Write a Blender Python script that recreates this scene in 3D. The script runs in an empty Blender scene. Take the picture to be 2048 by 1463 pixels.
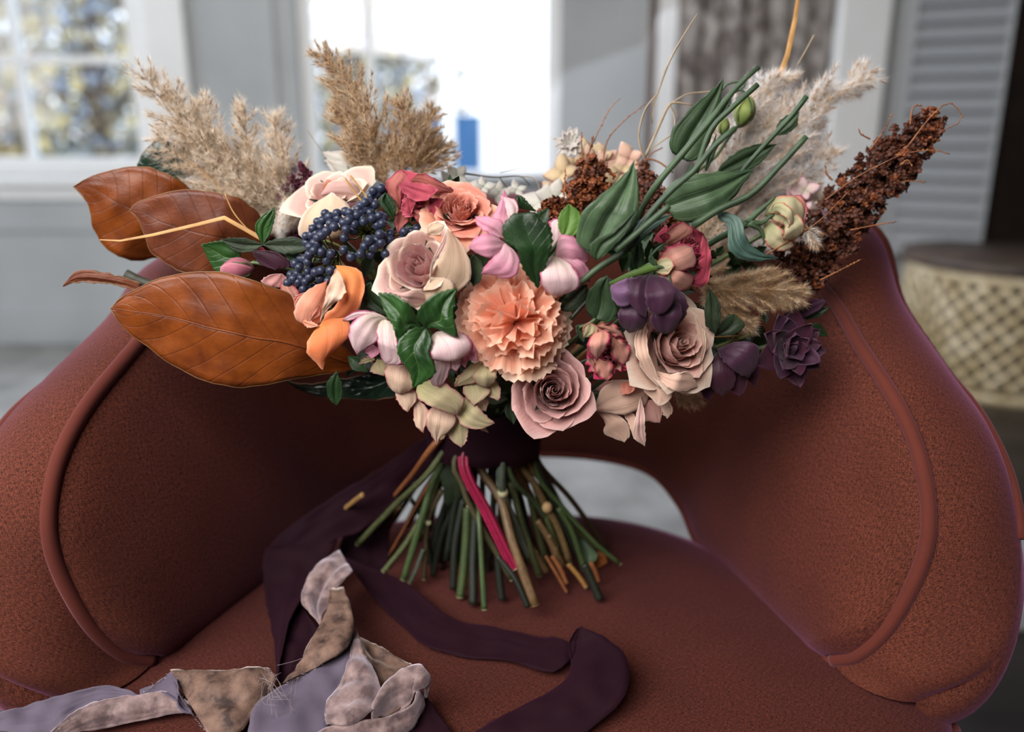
import bpy, math, random
from math import sin, cos, pi, radians, atan2, sqrt
from mathutils import Vector, Matrix, noise
R = random.Random(7)
SC = bpy.context.scene
COL = SC.collection

# ------------------------------------------------------------ camera
SEAT = 0.44
CAMZ = 0.89
PITCH = radians(16.0)
FPX = 1700.0
CX, CY = 1024.0, 731.5
cam_d = bpy.data.cameras.new('camera'); cam = bpy.data.objects.new('camera', cam_d); COL.objects.link(cam)
cam.location = (0, 0, CAMZ); cam.rotation_euler = (pi/2 - PITCH, 0, 0)
cam_d.sensor_width = 36; cam_d.lens = FPX/2048*36; cam_d.clip_start = 0.02; cam_d.clip_end = 200
cam_d.dof.use_dof = True; cam_d.dof.focus_distance = 0.665; cam_d.dof.aperture_fstop = 2.4
SC.camera = cam
# ------------------------------------------------------------ world and lamps
w = bpy.data.worlds.new('sky'); SC.world = w; w.use_nodes = True
nt = w.node_tree; bg = nt.nodes['Background']
tc = nt.nodes.new('ShaderNodeTexCoord'); sp = nt.nodes.new('ShaderNodeSeparateXYZ')
rmp = nt.nodes.new('ShaderNodeValToRGB')
rmp.color_ramp.elements[0].position = 0.45; rmp.color_ramp.elements[0].color = (.80, .86, .95, 1)
rmp.color_ramp.elements[1].position = 0.9; rmp.color_ramp.elements[1].color = (.50, .68, .95, 1)
mr = nt.nodes.new('ShaderNodeMapRange'); mr.inputs[1].default_value = -1
nt.links.new(tc.outputs['Generated'], sp.inputs[0]); nt.links.new(sp.outputs['Z'], mr.inputs[0])
nt.links.new(mr.outputs[0], rmp.inputs[0]); nt.links.new(rmp.outputs[0], bg.inputs['Color'])
bg.inputs['Strength'].default_value = 3.2
def lamp(name, kind, loc, tgt, energy, col, size=None, sy=None):
    l = bpy.data.lights.new(name, kind); o = bpy.data.objects.new(name, l); COL.objects.link(o)
    o.location = loc; o.rotation_euler = (Vector(tgt)-Vector(loc)).to_track_quat('-Z', 'Y').to_euler()
    l.energy = energy; l.color = col
    if kind == 'AREA':
        l.shape = 'RECTANGLE'; l.size = size; l.size_y = sy or size
    return o
sun = lamp('sun', 'SUN', (6, -8, 12), (0, 6, 0), 4.0, (1, .95, .86)); sun.data.angle = radians(1.5)
# two added fill lamps, then daylight of the windows in view
lamp('front_soft_fill', 'AREA', (-0.95, -.60, 1.98), (0.0, .74, .68), 98, (1, .96, .93), 1.9, 1.3)  # added soft fill, hung above the camera side
lamp('side_cool_fill', 'AREA', (-3.4, 1.9, 1.7), (0, 2.6, .9), 50, (.86, .92, 1), 2.6, 1.8)  # added cool fill that brightens the window wall from the left
lamp('window_daylight', 'AREA', (-0.4, 3.0, 1.7), (0, .8, .5), 50, (.80, .86, 1), 2.6, 1.6)
SC.view_settings.view_transform = 'Standard'; SC.view_settings.look = 'None'
SC.view_settings.exposure = 0.0; SC.view_settings.gamma = 1; SC.view_settings.use_curve_mapping = False
SC.render.film_transparent = False
SC.cycles.max_bounces = 7; SC.cycles.transmission_bounces = 4; SC.cycles.transparent_max_bounces = 8
SC.cycles.use_denoising = True

# ------------------------------------------------------------ geometry helpers
FW = Vector((0, cos(PITCH), -sin(PITCH))); UP = Vector((0, sin(PITCH), cos(PITCH))); RT = Vector((1, 0, 0))
CAM = Vector((0, 0, CAMZ))
def ray(px, py): return (FW*FPX + RT*(px-CX) - UP*(py-CY))
def P(px, py, Y):                        # the point of a sight line that lies at depth Y in the room
    d = ray(px, py); return CAM + d*(Y/d.y)
def PH(px, py, h):                       # the point at height h above the seat
    d = ray(px, py); return CAM + d*((SEAT+h-CAMZ)/d.z)
def mpp(Y): return Y*cos(PITCH)/FPX*1.04  # metres per pixel near depth Y
def YF(px, py):                          # front face of the bouquet's rounded head
    q = 1 - ((px-1010)/640)**2 - ((py-590)/370)**2
    return .75 - .125*sqrt(max(q, 0)) + .02*max(-q, 0)
def cat(pts, n):                         # resample a Catmull-Rom curve through pts into n+1 points
    if len(pts) == 2: return [pts[0].lerp(pts[1], i/n) for i in range(n+1)]
    Q = [pts[0]*2-pts[1]] + list(pts) + [pts[-1]*2-pts[-2]]
    fine = []
    for i in range(1, len(Q)-2):
        a, b, c, d = Q[i-1:i+3]
        for k in range(8):
            t = k/8
            fine.append(.5*((2*b)+(c-a)*t+(2*a-5*b+4*c-d)*t*t+(3*b-a-3*c+d)*t**3))
    fine.append(pts[-1].copy())
    L = [0]
    for i in range(1, len(fine)): L.append(L[-1]+(fine[i]-fine[i-1]).length)
    out = []; j = 0
    for i in range(n+1):
        s = L[-1]*i/n
        while j < len(L)-2 and L[j+1] < s: j += 1
        q = (s-L[j])/max(L[j+1]-L[j], 1e-12)
        out.append(fine[j].lerp(fine[j+1], min(max(q, 0), 1)))
    return out
def interp(L, t):
    if not isinstance(L, (list, tuple)): return L
    if len(L) == 1: return L[0]
    x = t*(len(L)-1); i = min(int(x), len(L)-2); f = x-i; return L[i]*(1-f)+L[i+1]*f
def V(*a): return Vector(a)

class MB:
    def __init__(s): s.v = []; s.f = []; s.uv = []
    def grid(s, rows, uvs=None, close=False):
        b = len(s.v); nv = len(rows); nu = len(rows[0])
        for j, r in enumerate(rows):
            for i, p in enumerate(r):
                s.v.append(tuple(p)); s.uv.append(uvs[j][i] if uvs else (i/(nu-1), j/(nv-1)))
        for j in range(nv-1):
            for i in range(nu-1 if not close else nu):
                i2 = (i+1) % nu
                s.f.append((b+j*nu+i, b+j*nu+i2, b+(j+1)*nu+i2, b+(j+1)*nu+i))
        return s
    def tube(s, pts, rad, n=6, cap=True):
        ps = [Vector(p) for p in pts]; rows = []
        t0 = (ps[1]-ps[0]).normalized(); nrm = t0.orthogonal().normalized()
        L = 0; uvs = []
        for i, p in enumerate(ps):
            t = (ps[min(i+1, len(ps)-1)]-ps[max(i-1, 0)])
            if t.length < 1e-9: t = t0
            t.normalize(); nrm = (nrm - t*nrm.dot(t)).normalized(); bn = t.cross(nrm)
            r = interp(rad, i/(len(ps)-1))
            if i: L += (p-ps[i-1]).length
            rows.append([p+(nrm*cos(2*pi*k/n)+bn*sin(2*pi*k/n))*r for k in range(n)])
            uvs.append([(k/n, L*20) for k in range(n)])
        b = len(s.v); s.grid(rows, uvs, close=True)
        if cap:
            s.f.append(tuple(range(b, b+n))[::-1]); e = len(s.v)-n; s.f.append(tuple(range(e, e+n)))
        return s
    def tri(s, a, b, c, uv=None):
        k = len(s.v); s.v += [tuple(a), tuple(b), tuple(c)]; s.uv += uv or [(0, 0), (1, 0), (.5, 1)]; s.f.append((k, k+1, k+2))
    def sliver(s, a, d, w, L, bend=None):  # lance shaped blade from a along d
        side = w*L if False else w
        m = a + d*(L*.4); e = a + d*L + (bend or V(0, 0, 0)); k = len(s.v)
        s.v += [tuple(a), tuple(m+side), tuple(e), tuple(m-side)]; s.uv += [(.5, 0), (1, .5), (.5, 1), (0, .5)]
        s.f.append((k, k+1, k+2, k+3))
    def ball(s, c, r, sx=1, sy=1, sz=1, nu=8, nv=5, M=None):
        rows = []
        for j in range(nv+1):
            ph = pi*(.001+.998*j/nv)
            rows.append([V(c[0], c[1], c[2]) + (M @ V(r*sx*sin(ph)*cos(2*pi*i/nu), r*sy*sin(ph)*sin(2*pi*i/nu), r*sz*cos(ph)) if M else
                         V(r*sx*sin(ph)*cos(2*pi*i/nu), r*sy*sin(ph)*sin(2*pi*i/nu), r*sz*cos(ph))) for i in range(nu)])
        s.grid(rows, close=True); return s
    def box(s, x0, x1, y0, y1, z0, z1):
        b = len(s.v)
        s.v += [(x, y, z) for z in (z0, z1) for y in (y0, y1) for x in (x0, x1)]; s.uv += [(p[0], p[2]) for p in s.v[b:]]
        for f in ((0, 2, 3, 1), (4, 5, 7, 6), (0, 1, 5, 4), (2, 6, 7, 3), (0, 4, 6, 2), (1, 3, 7, 5)): s.f.append(tuple(b+i for i in f))
        return s
    def obj(s, name, mat, parent=None, smooth=True, solid=0, bevel=0):
        me = bpy.data.meshes.new(name)
        o = bpy.data.objects.new(name, me); COL.objects.link(o)
        vs = s.v
        if parent is not None:
            l = parent.location if parent.parent is None else parent.parent.location
            vs = [(a-l[0], b-l[1], c-l[2]) for a, b, c in vs]; o.parent = parent
        me.from_pydata(vs, [], s.f); me.update()
        uvl = me.uv_layers.new(name='UVMap'); idx = [0]*len(me.loops); me.loops.foreach_get('vertex_index', idx)
        uvl.data.foreach_set('uv', [c for i in idx for c in s.uv[i]])
        if smooth: me.polygons.foreach_set('use_smooth', [True]*len(me.polygons))
        for m in (mat if isinstance(mat, list) else [mat]): me.materials.append(m)
        if solid:
            md = o.modifiers.new('thickness', 'SOLIDIFY'); md.thickness = solid; md.offset = 0
        if bevel:
            md = o.modifiers.new('bevel', 'BEVEL'); md.width = bevel; md.segments = 2
        return o
def tag(o, label=None, cat_=None, group=None, kind=None):
    if label: o['label'] = label
    if cat_: o['category'] = cat_
    if group: o['group'] = group
    if kind: o['kind'] = kind
    return o
def thing(name, label, cat_, loc, group=None):
    o = bpy.data.objects.new(name, None); COL.objects.link(o); o.location = loc; o.empty_display_size = .02
    return tag(o, label, cat_, group)
def struct(name, mb, mat, **k):
    return tag(mb.obj(name, mat, None, **k), kind='structure')
def inst(src, parent, loc, rot=None, scale=None, name=None):
    o = src.copy(); COL.objects.link(o); o.parent = parent
    l = parent.location; o.location = (loc[0]-l[0], loc[1]-l[1], loc[2]-l[2])
    if rot: o.rotation_euler = rot
    if scale: o.scale = (scale, scale, scale) if not isinstance(scale, tuple) else scale
    return o

# ------------------------------------------------------------ materials
def lin(c):
    if isinstance(c, str):
        c = tuple(int(c[i:i+2], 16)/255 for i in (0, 2, 4))
        c = tuple(x/12.92 if x <= .04045 else ((x+.055)/1.055)**2.4 for x in c)
    return (c[0], c[1], c[2], 1)
class NT:
    def __init__(s, name):
        s.m = bpy.data.materials.new(name); s.m.use_nodes = True; s.t = s.m.node_tree
        s.b = s.t.nodes['Principled BSDF']; s.out = s.t.nodes['Material Output']
    def n(s, t, **k):
        x = s.t.nodes.new(t)
        for a, b in k.items(): setattr(x, a, b)
        return x
    def l(s, a, b): s.t.links.new(a, b)
    def coord(s, kind='UV', scale=(1, 1, 1)):
        c = s.n('ShaderNodeTexCoord'); m = s.n('ShaderNodeMapping'); m.inputs['Scale'].default_value = scale
        s.l(c.outputs[kind], m.inputs[0]); return m.outputs[0]
    def noise(s, vec, scale, detail=3, rough=.5):
        x = s.n('ShaderNodeTexNoise'); x.inputs['Scale'].default_value = scale; x.inputs['Detail'].default_value = detail
        x.inputs['Roughness'].default_value = rough; s.l(vec, x.inputs['Vector']); return x.outputs['Fac']
    def ramp(s, fac, stops):
        x = s.n('ShaderNodeValToRGB'); e = x.color_ramp.elements
        while len(e) < len(stops): e.new(.5)
        for i, (p, c) in enumerate(stops): e[i].position = p; e[i].color = lin(c) if not isinstance(c, (int, float)) else (c, c, c, 1)
        s.l(fac, x.inputs[0]); return x.outputs[0]
    def mix(s, fac, a, b, mode='MIX'):
        x = s.n('ShaderNodeMix', data_type='RGBA', blend_type=mode)
        for sock, val in ((0, fac), (6, a), (7, b)):
            if isinstance(val, (int, float)): x.inputs[sock].default_value = val
            elif isinstance(val, (str, tuple)): x.inputs[sock].default_value = lin(val)
            else: s.l(val, x.inputs[sock])
        return x.outputs[2]
    def math(s, op, a, b=0, clamp=False):
        x = s.n('ShaderNodeMath', operation=op, use_clamp=clamp)
        for i, val in enumerate((a, b)):
            if isinstance(val, (int, float)): x.inputs[i].default_value = val
            else: s.l(val, x.inputs[i])
        return x.outputs[0]
    def col(s, c):
        if isinstance(c, (str, tuple)): s.b.inputs['Base Color'].default_value = lin(c)
        else: s.l(c, s.b.inputs['Base Color'])
    def bump(s, h, strength=.3, dist=.001):
        x = s.n('ShaderNodeBump'); x.inputs['Strength'].default_value = strength; x.inputs['Distance'].default_value = dist
        s.l(h, x.inputs['Height']); s.l(x.outputs[0], s.b.inputs['Normal'])
    def set(s, **k):
        for a, b in k.items(): s.b.inputs[a.replace('_', ' ')].default_value = b
        return s
    def translucent(s, c, f):
        t = s.n('ShaderNodeBsdfTranslucent'); m = s.n('ShaderNodeMixShader'); m.inputs[0].default_value = f
        if isinstance(c, (str, tuple)): t.inputs[0].default_value = lin(c)
        else: s.l(c, t.inputs[0])
        s.l(s.b.outputs[0], m.inputs[1]); s.l(t.outputs[0], m.inputs[2]); s.l(m.outputs[0], s.out.inputs[0])
def plain(name, c, rough=.6, c2=None, scale=30, bump=0, **k):
    m = NT(name); v = m.coord('Object')
    if c2:
        f = m.noise(v, scale, 4); m.col(m.mix(m.ramp(f, [(.35, 0.0), (.65, 1.0)]), c, c2))
        if bump: m.bump(f, bump, .002)
    else: m.col(c)
    m.set(Roughness=rough, **k); return m.m
def petal_mat(name, base, inner=None, edge=None, ew=.25, vein=.25, trans=.3, rough=.55, streak=None, spots=None, ep=5.0):
    # base: body colour, inner: colour near the foot, edge: colour along the rim (UV u across, v along)
    m = NT(name); c = m.n('ShaderNodeTexCoord'); s = m.n('ShaderNodeSeparateXYZ'); m.l(c.outputs['UV'], s.inputs[0])
    u, v = s.outputs[0], s.outputs[1]
    st = m.coord('UV', (26, 1.6, 1)); nz = m.noise(st, 1.0, 3)
    obn = m.noise(m.coord('Object', (1, 1, 1)), 60, 3)
    col = base
    if inner: col = m.mix(m.ramp(v, [(.0, 1.0), (.55, 0.0)]), base, inner)
    dk = tuple(x*.62 for x in lin(streak or base)[:3])
    col = m.mix(m.math('MULTIPLY', m.ramp(nz, [(.45, 0.0), (.75, 1.0)]), vein), col, dk)
    col = m.mix(m.math('MULTIPLY', m.ramp(obn, [(.4, 0.0), (.7, 1.0)]), .22), col, tuple(min(1, x*1.25+.02) for x in lin(base)[:3]))
    if edge:
        a = m.math('ABSOLUTE', m.math('SUBTRACT', m.math('MULTIPLY', u, 2), 1))
        e = m.math('ADD', m.math('POWER', a, ep), m.math('POWER', v, ep+2))
        e = m.math('MULTIPLY', e, m.math('ADD', obn, .6))
        col = m.mix(m.ramp(e, [(1-ew-.35, 0.0), (1.05-ew*.3, 1.0)]), col, edge)
    if spots:
        vo = m.noise(m.coord('Object'), 900, 1)
        col = m.mix(m.ramp(vo, [(.68, 0.0), (.72, 1.0)]), col, spots)
    m.col(col); m.bump(m.math('ADD', nz, m.math('MULTIPLY', m.noise(m.coord('Object'), 260, 3), .7)), .5, .0007)
    m.set(Roughness=rough); m.b.inputs['Specular IOR Level'].default_value = .25
    m.b.inputs['Sheen Weight'].default_value = .15
    m.translucent(col, trans); return m.m
def leaf_mat(name, base, dark, rib, rough=.38, trans=.15, veins=9, rib_w=.03, spec=.5, blot=.5):
    m = NT(name); c = m.n('ShaderNodeTexCoord'); s = m.n('ShaderNodeSeparateXYZ'); m.l(c.outputs['UV'], s.inputs[0])
    u, v = s.outputs[0], s.outputs[1]
    a = m.math('ABSOLUTE', m.math('SUBTRACT', u, .5))
    ribf = m.ramp(a, [(0.0, 1.0), (rib_w, 0.0)])
    ph = m.math('FRACT', m.math('ADD', m.math('MULTIPLY', v, veins), m.math('MULTIPLY', a, -4)))
    vf = m.ramp(m.math('ABSOLUTE', m.math('SUBTRACT', ph, .5)), [(0.0, 1.0), (.07, 0.0)])
    n = m.noise(m.coord('Object'), 38, 4, .6); n2 = m.noise(m.coord('UV', (30, 30, 1)), 1, 2)
    col = m.mix(m.ramp(n, [(.35, 0.0), (.68, 1.0)]), base, dark)
    col = m.mix(m.math('MULTIPLY', n2, .25), col, tuple(x*.5 for x in lin(base)[:3]))
    col = m.mix(m.math('MULTIPLY', vf, .28), col, rib); col = m.mix(m.math('MULTIPLY', ribf, .65), col, rib)
    m.col(col); hh = m.math('ADD', m.math('MULTIPLY', vf, -.5), m.math('ADD', m.math('MULTIPLY', ribf, -1), m.math('MULTIPLY', n2, .4)))
    m.bump(hh, .35, .0012); m.set(Roughness=rough); m.b.inputs['Specular IOR Level'].default_value = spec
    m.translucent(col, trans); return m.m
def fabric(name, base, dark, sheen, tint, thread=1500, rough=.85, bump=.35, mott=.6):
    m = NT(name); a = m.noise(m.coord('UV', (thread, thread/7, 1)), 1, 2); b = m.noise(m.coord('UV', (thread/7, thread, 1)), 1, 2)
    f = m.math('MULTIPLY', m.math('ADD', a, b), .5)
    n = m.noise(m.coord('Object'), 9, 4)
    col = m.mix(m.ramp(f, [(.43, 0.0), (.57, 1.0)]), dark, base)
    col = m.mix(m.math('MULTIPLY', m.ramp(n, [(.35, 0.0), (.65, 1.0)]), mott), col, m.mix(.55, col, dark))
    m.col(col); m.bump(f, bump, .0008); m.set(Roughness=rough)
    m.b.inputs['Sheen Weight'].default_value = sheen; m.b.inputs['Sheen Tint'].default_value = lin(tint)
    m.b.inputs['Sheen Roughness'].default_value = .38; m.b.inputs['Specular IOR Level'].default_value = .15
    return m.m

# ============================================================ SETTING
wallm = plain('painted_wall', 'b4b8ba', .6, 'a9adaf', 3)
whitem = plain('white_paint', 'f3f4f4', .4, 'ecedec', 4)
floorm = plain('shaded_floor_boards', '2e2824', .4, '1c1816', 5); lit_patchm = plain('lit_floor_patch', '93918d', .9, '7a7874', 7)  # floor shade put into dark boards, its window light into a pale sheet
ceilm = plain('ceiling_paint', '8a8680', .8); darkw = plain('dark_unseen_walls', '3c3430', .7, '2e2824', 2)  # unseen walls and ceiling darkened to cut the fill light
brownm = plain('dark_walnut', '1c1411', .5, '2b1d17', 6)
BY = 3.45                                            # depth of the window wall
def X(px, Y=BY, py=300): return P(px, py, Y).x
def Z(py, Y=BY): return P(1024, py, Y).z
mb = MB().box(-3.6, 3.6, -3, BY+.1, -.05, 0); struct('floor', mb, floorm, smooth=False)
mb = MB().box(-3.6, 3.6, -3, BY+.1, 2.8, 2.85); struct('ceiling', mb, ceilm, smooth=False)
zs = Z(352)                                         # sill height
xa0, xa1 = -2.75, X(268)-.0                          # left window opening
xb0, xb1 = X(607), X(1119)                          # middle window opening
ZT = 2.45
mb = MB()
mb.box(-3.6, xa0, BY, BY+.14, 0, 2.8); mb.box(xa0, xa1+.14, BY, BY+.14, 0, zs); mb.box(xa0, xa1+.14, BY, BY+.14, ZT, 2.8)
mb.box(xa1+.14, xb0, BY, BY+.14, 0, 2.8); mb.box(xb0, xb1, BY, BY+.14, 0, zs); mb.box(xb0, xb1, BY, BY+.14, ZT, 2.8)
mb.box(xb1, 3.6, BY, BY+.14, 0, 2.8)
struct('wall_back', mb, wallm, smooth=False)
struct('wall_left', MB().box(-3.7, -3.6, -3, BY, 0, 2.8), wallm, smooth=False)
struct('wall_right', MB().box(3.6, 3.7, -3, BY, 0, 2.8), darkw, smooth=False)
struct('wall_front', MB().box(-3.6, 3.6, -3.1, -3, 0, 2.8), darkw, smooth=False)
struct('baseboard_back', MB().box(-3.6, 3.6, BY-.02, BY, 0, .14), wallm, smooth=False)
tag(MB().box(-3.3, 1.18, 1.35, 3.38, 0, .008).obj('rug', lit_patchm, None, smooth=False), 'pale sheet standing in for window light on the floor behind the armchair', 'rug')  # added pale sheet where window light falls on the floor
# corner post line on the pier between the windows, chair rail below the left window
struct('trim_1', MB().box(X(556), X(566), BY-.012, BY, .14, 2.8), wallm, smooth=False)
struct('trim_2', MB().box(-3.6, X(330), BY-.015, BY, Z(462), Z(448)), wallm, smooth=False, bevel=.004)
struct('trim_3', MB().box(X(1288), X(1302), BY-.03, BY, 0, 2.8), plain('brown_trim', '5b4a42', .6), smooth=False)
struct('trim_4', MB().box(X(1303), X(1338), BY-.05, BY, 0, 2.8), whitem, smooth=False)
struct('trim_5', MB().box(X(1640), X(1735), BY-.09, BY, 0, 2.8), whitem, smooth=False, bevel=.006)
glass = NT('window_glass'); 
_t = glass.n('ShaderNodeBsdfTransparent'); _g = glass.n('ShaderNodeBsdfGlossy'); _g.inputs['Roughness'].default_value = .02
_m = glass.n('ShaderNodeMixShader'); _m.inputs[0].default_value = .05
glass.l(_t.outputs[0], _m.inputs[1]); glass.l(_g.outputs[0], _m.inputs[2]); glass.l(_m.outputs[0], glass.out.inputs[0]); glass = glass.m
def window(n, x0, x1, z0, z1, vs, hs, sash=.05):
    fr = MB(); y0, y1 = BY+.03, BY+.08
    fr.box(x0, x0+sash, y0, y1, z0, z1); fr.box(x1-sash, x1, y0, y1, z0, z1); fr.box(x0+sash, x1-sash, y0, y1, z0, z0+sash*.8); fr.box(x0+sash, x1-sash, y0, y1, z1-sash, z1)
    win = struct('window_%d' % n, fr, whitem, smooth=False, bevel=.004)
    for x in vs: MB().box(x-.016, x+.016, BY+.035, BY+.075, z0+sash*.8, z1-sash).obj('muntin', whitem, win, smooth=False, bevel=.003)
    for z in hs: MB().box(x0+sash, x1-sash, BY+.038, BY+.072, z-.016, z+.016).obj('muntin', whitem, win, smooth=False, bevel=.003)
    MB().box(x0+sash, x1-sash, BY+.052, BY+.056, z0+sash*.8, z1-sash).obj('pane', glass, win, smooth=False)
    c = MB(); c.box(x1-.0, x1+.155, BY-.03, BY, z0-.02, z1+.1); c.box(x0-.1, x0, BY-.03, BY, z0-.02, z1+.1); c.box(x0-.1, x1+.1, BY-.03, BY, z1, z1+.1)
    if n == 1: c.obj('casing', whitem, win, smooth=False, bevel=.006)
    s = MB().box(x0-.12, x1+.12 if n == 1 else x1, BY-.07 if n == 1 else BY-.0, BY+.03, z0-.035, z0); s.obj('sill', whitem, win, smooth=False, bevel=.006)
    if n == 1: MB().box(x0-.1, x1+.1, BY-.025, BY, z0-.09, z0-.035).obj('apron', whitem, win, smooth=False, bevel=.005)
    return win
window(1, xa0, xa1+.10, zs, ZT, [X(35, BY, 200), X(35, BY, 200)-.42, X(35, BY, 200)-.84], [Z(118), Z(118)+.42, Z(118)+.84], sash=.09)
window(2, xb0, xb1, zs-.02, ZT, [X(744)], [Z(118)+.50, Z(118)+.95], sash=.05)
# ---- things at the right: panel, louvred shutter, dark post, drum table
dm = NT('mottled_fabric'); f = dm.noise(dm.coord('Object', (1, 1, .6)), 26, 5, .65); f2 = dm.noise(dm.coord('Object'), 5, 3)
dm.col(dm.mix(dm.ramp(dm.math('ADD', dm.math('MULTIPLY', f, .8), dm.math('MULTIPLY', f2, .25)), [(.46, 0.0), (.58, 1.0)]), '5a504c', 'a39c96')); dm.set(Roughness=.8)
rows = []
for j in range(9):
    z = 2.6*j/8+.02
    rows.append([V(X(1340)+(X(1638)-X(1340))*i/60, BY-.035+.012*sin(i*.75)+.006*sin(i*.31+j), z) for i in range(61)])
tag(MB().grid(rows).obj('curtain', dm.m, None, solid=.003), 'mottled grey and brown patterned curtain hanging between white posts', 'curtain')
A0 = P(1742, 495, 3.40); B0 = P(1962, 495, 3.22)
ax = (V(B0.x, B0.y, 0)-V(A0.x, A0.y, 0)); WD = ax.length; ax.normalize(); nx = V(-ax.y, ax.x, 0)
sh = thing('louvred_shutter', 'white louvred shutter door ajar behind the right arm of the chair', 'shutter', (A0.x, A0.y, 0))
def obox(u0, u1, d0, d1, z0, z1, tilt=0):
    m = MB(); m.box(u0, u1, d0, d1, z0, z1)
    if tilt:
        zc = (z0+z1)/2; dc = (d0+d1)/2; o = []
        for a, b, c in m.v:
            b -= dc; c -= zc; o.append((a, dc+b*cos(tilt)-c*sin(tilt), zc+b*sin(tilt)+c*cos(tilt)))
        m.v = o
    m.v = [tuple(V(A0.x, A0.y, 0)+ax*a+nx*b+V(0, 0, c)) for a, b, c in m.v]; return m
shm = plain('shutter_paint', '94979a', .5)
zb = A0.z-.02
obox(0, .07, 0, .03, zb, 2.3).obj('stile', shm, sh, smooth=False, bevel=.002); obox(WD-.02, WD, 0, .03, zb, 2.3).obj('stile', shm, sh, smooth=False, bevel=.002)
obox(.07, WD-.02, 0, .03, zb, zb+.05).obj('rail', shm, sh, smooth=False, bevel=.002); obox(.07, WD-.02, 0, .03, 2.2, 2.3).obj('rail', shm, sh, smooth=False, bevel=.002)
obox(.07, WD-.02, .034, .04, zb, 2.3).obj('backing', shm, sh, smooth=False)
k = 0; z = zb+.075
while z < 2.19:
    obox(.07, WD-.02, .006, .014, z-.032, z+.032, tilt=-.5).obj('slat', shm, sh, smooth=False); z += .062
tag(MB().box(B0.x+.04, B0.x+.6, 3.30, 3.44, 0, 2.6).obj('cabinet', brownm, smooth=False, bevel=.004), 'dark walnut cabinet side standing beside the white louvred shutter', 'cabinet')
# drum side table
TC = V(X(1998, 2.93, 700), 2.93, 0); TR = .34; TH_ = P(1900, 527, 2.7).z
tb = thing('drum_table', 'round lattice drum side table in worn pale gold with dark wooden top', 'table', TC)
gold = plain('worn_gold_paint', 'd8c8a8', .45, 'a8946c', 14, .3, Metallic=.0)
topm = plain('table_top_wood', '5a4a40', .5, '3d322b', 12)
tp = MB(); n = 48
prof = [(0, TH_), (TR+.012, TH_), (TR+.018, TH_-.008), (TR+.018, TH_-.03), (TR, TH_-.036), (0, TH_-.036)]
tp.grid([[TC+V(r*cos(2*pi*i/n), r*sin(2*pi*i/n), z) for i in range(n)] for r, z in [(max(a, .001), b) for a, b in prof]], close=True)
tp.obj('table_top', topm, tb)
for z0, z1 in ((0.0, .03), (TH_-.07, TH_-.036)):
    MB().grid([[TC+V(r*cos(2*pi*i/n), r*sin(2*pi*i/n), z) for i in range(n)] for r, z in ((TR-.012, z0), (TR, z0), (TR, z1), (TR-.012, z1))], close=True).obj('hoop', gold, tb)
MB().grid([[TC+V((TR-.05)*cos(2*pi*i/n), (TR-.05)*sin(2*pi*i/n), z) for i in range(n)] for z in (.0, TH_-.04)], close=True).obj('lining', brownm, tb)
# lattice of crossed straps leaves the dark holes
NS = 34; H0, H1 = .03, TH_-.07
for sgn in (-1, 1):
    for k in range(NS):
        rows = []
        for j in range(13):
            t = j/12; a = 2*pi*k/NS + sgn*t*(H1-H0)/TR*1.0
            row = []
            for e, dr in ((-1, 0), (-.5, .004), (.5, .004), (1, 0)):
                aa = a+e*.0122/TR; row.append(TC+V((TR-.006+dr)*cos(aa), (TR-.006+dr)*sin(aa), H0+(H1-H0)*t))
            rows.append(row)
        MB().grid(rows).obj('lattice_strap', gold, tb, solid=.006)
# ---- outdoors
grm = plain('dry_grass', '8f8a66', .9, '6a6a4c', .6)
struct('ground', MB().box(-40, 40, BY+.14, 60, -.5, -.4), grm, smooth=False)
pw = plain('porch_white', 'f4f4f2', .6)
tag(MB().box(X(884, 6), X(908, 6), 6, 6.12, -.4, 2.6).obj('porch_post', pw, smooth=False), 'white porch post outside the middle window', 'post')
tag(MB().box(X(962, 7), X(1200, 7), 7, 7.3, -.4, P(0, -420, 7).z).obj('garden_wall', pw, smooth=False), 'white outbuilding wall outside the middle window', 'wall')
hb = MB(); c = P(905, 225, 9); hb.grid([[V(c.x-1.2+.4*i, 9+.0*j, [-.4, c.z-.25+(.3 if i < 4 else .3-.12*(i-3))][j]) for i in range(8)] for j in (0, 1)])
tag(MB().box(c.x-.6, c.x+1.6, 9, 11, -.4, c.z-.02).obj('blue_shed', plain('blue_roof', '3f6f9e', .6), smooth=False), 'blue garden shed seen through the middle window', 'shed')
bark = plain('bark', '4f463f', .9, '6b6058', 8)
lf = [plain('leaf_ochre', 'a3966a', .8), plain('leaf_rust', '94795f', .8), plain('leaf_olive', '70735a', .8), plain('leaf_bluegrey', '7c8798', .8)]
def tree(px, Y, h, wd, mi, lab, n=3600):
    g = V(X(px, Y, 250), Y, -.4); t = thing('tree', lab, 'tree', g, 'trees beyond the windows')
    MB().tube([g, g+V(.1, 0, h*.4), g+V(0, .1, h*.85)], [.14, .09, .03], 7).obj('trunk', bark, t)
    b = MB()
    for k in range(16):
        s = g+V(0, 0, h*(.15+.6*R.random())); e = s+V(R.uniform(-1, 1)*wd, R.uniform(-.5, .5)*wd, h*.22); b.tube([s, (s+e)/2+V(0, 0, .1), e], [.04, .025, .01], 5, False)
    tag(b.obj('branches', bark, t), kind='stuff')
    for q in (mi, (mi+1) % 4):
        m = MB()
        for k in range(n//2):
            a = R.uniform(0, 2*pi); r = wd*sqrt(R.random()); z = h*(.12+.9*R.random())
            p = g+V(r*cos(a), r*sin(a)*.7, z); d = V(R.gauss(0, 1), R.gauss(0, 1), R.gauss(0, 1)).normalized(); e = d.orthogonal().normalized()
            s_ = R.uniform(.04, .11); m.sliver(p, d, e*s_*.5, s_*1.6)
        tag(m.obj('foliage', lf[q], t, smooth=False), kind='stuff')
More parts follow.
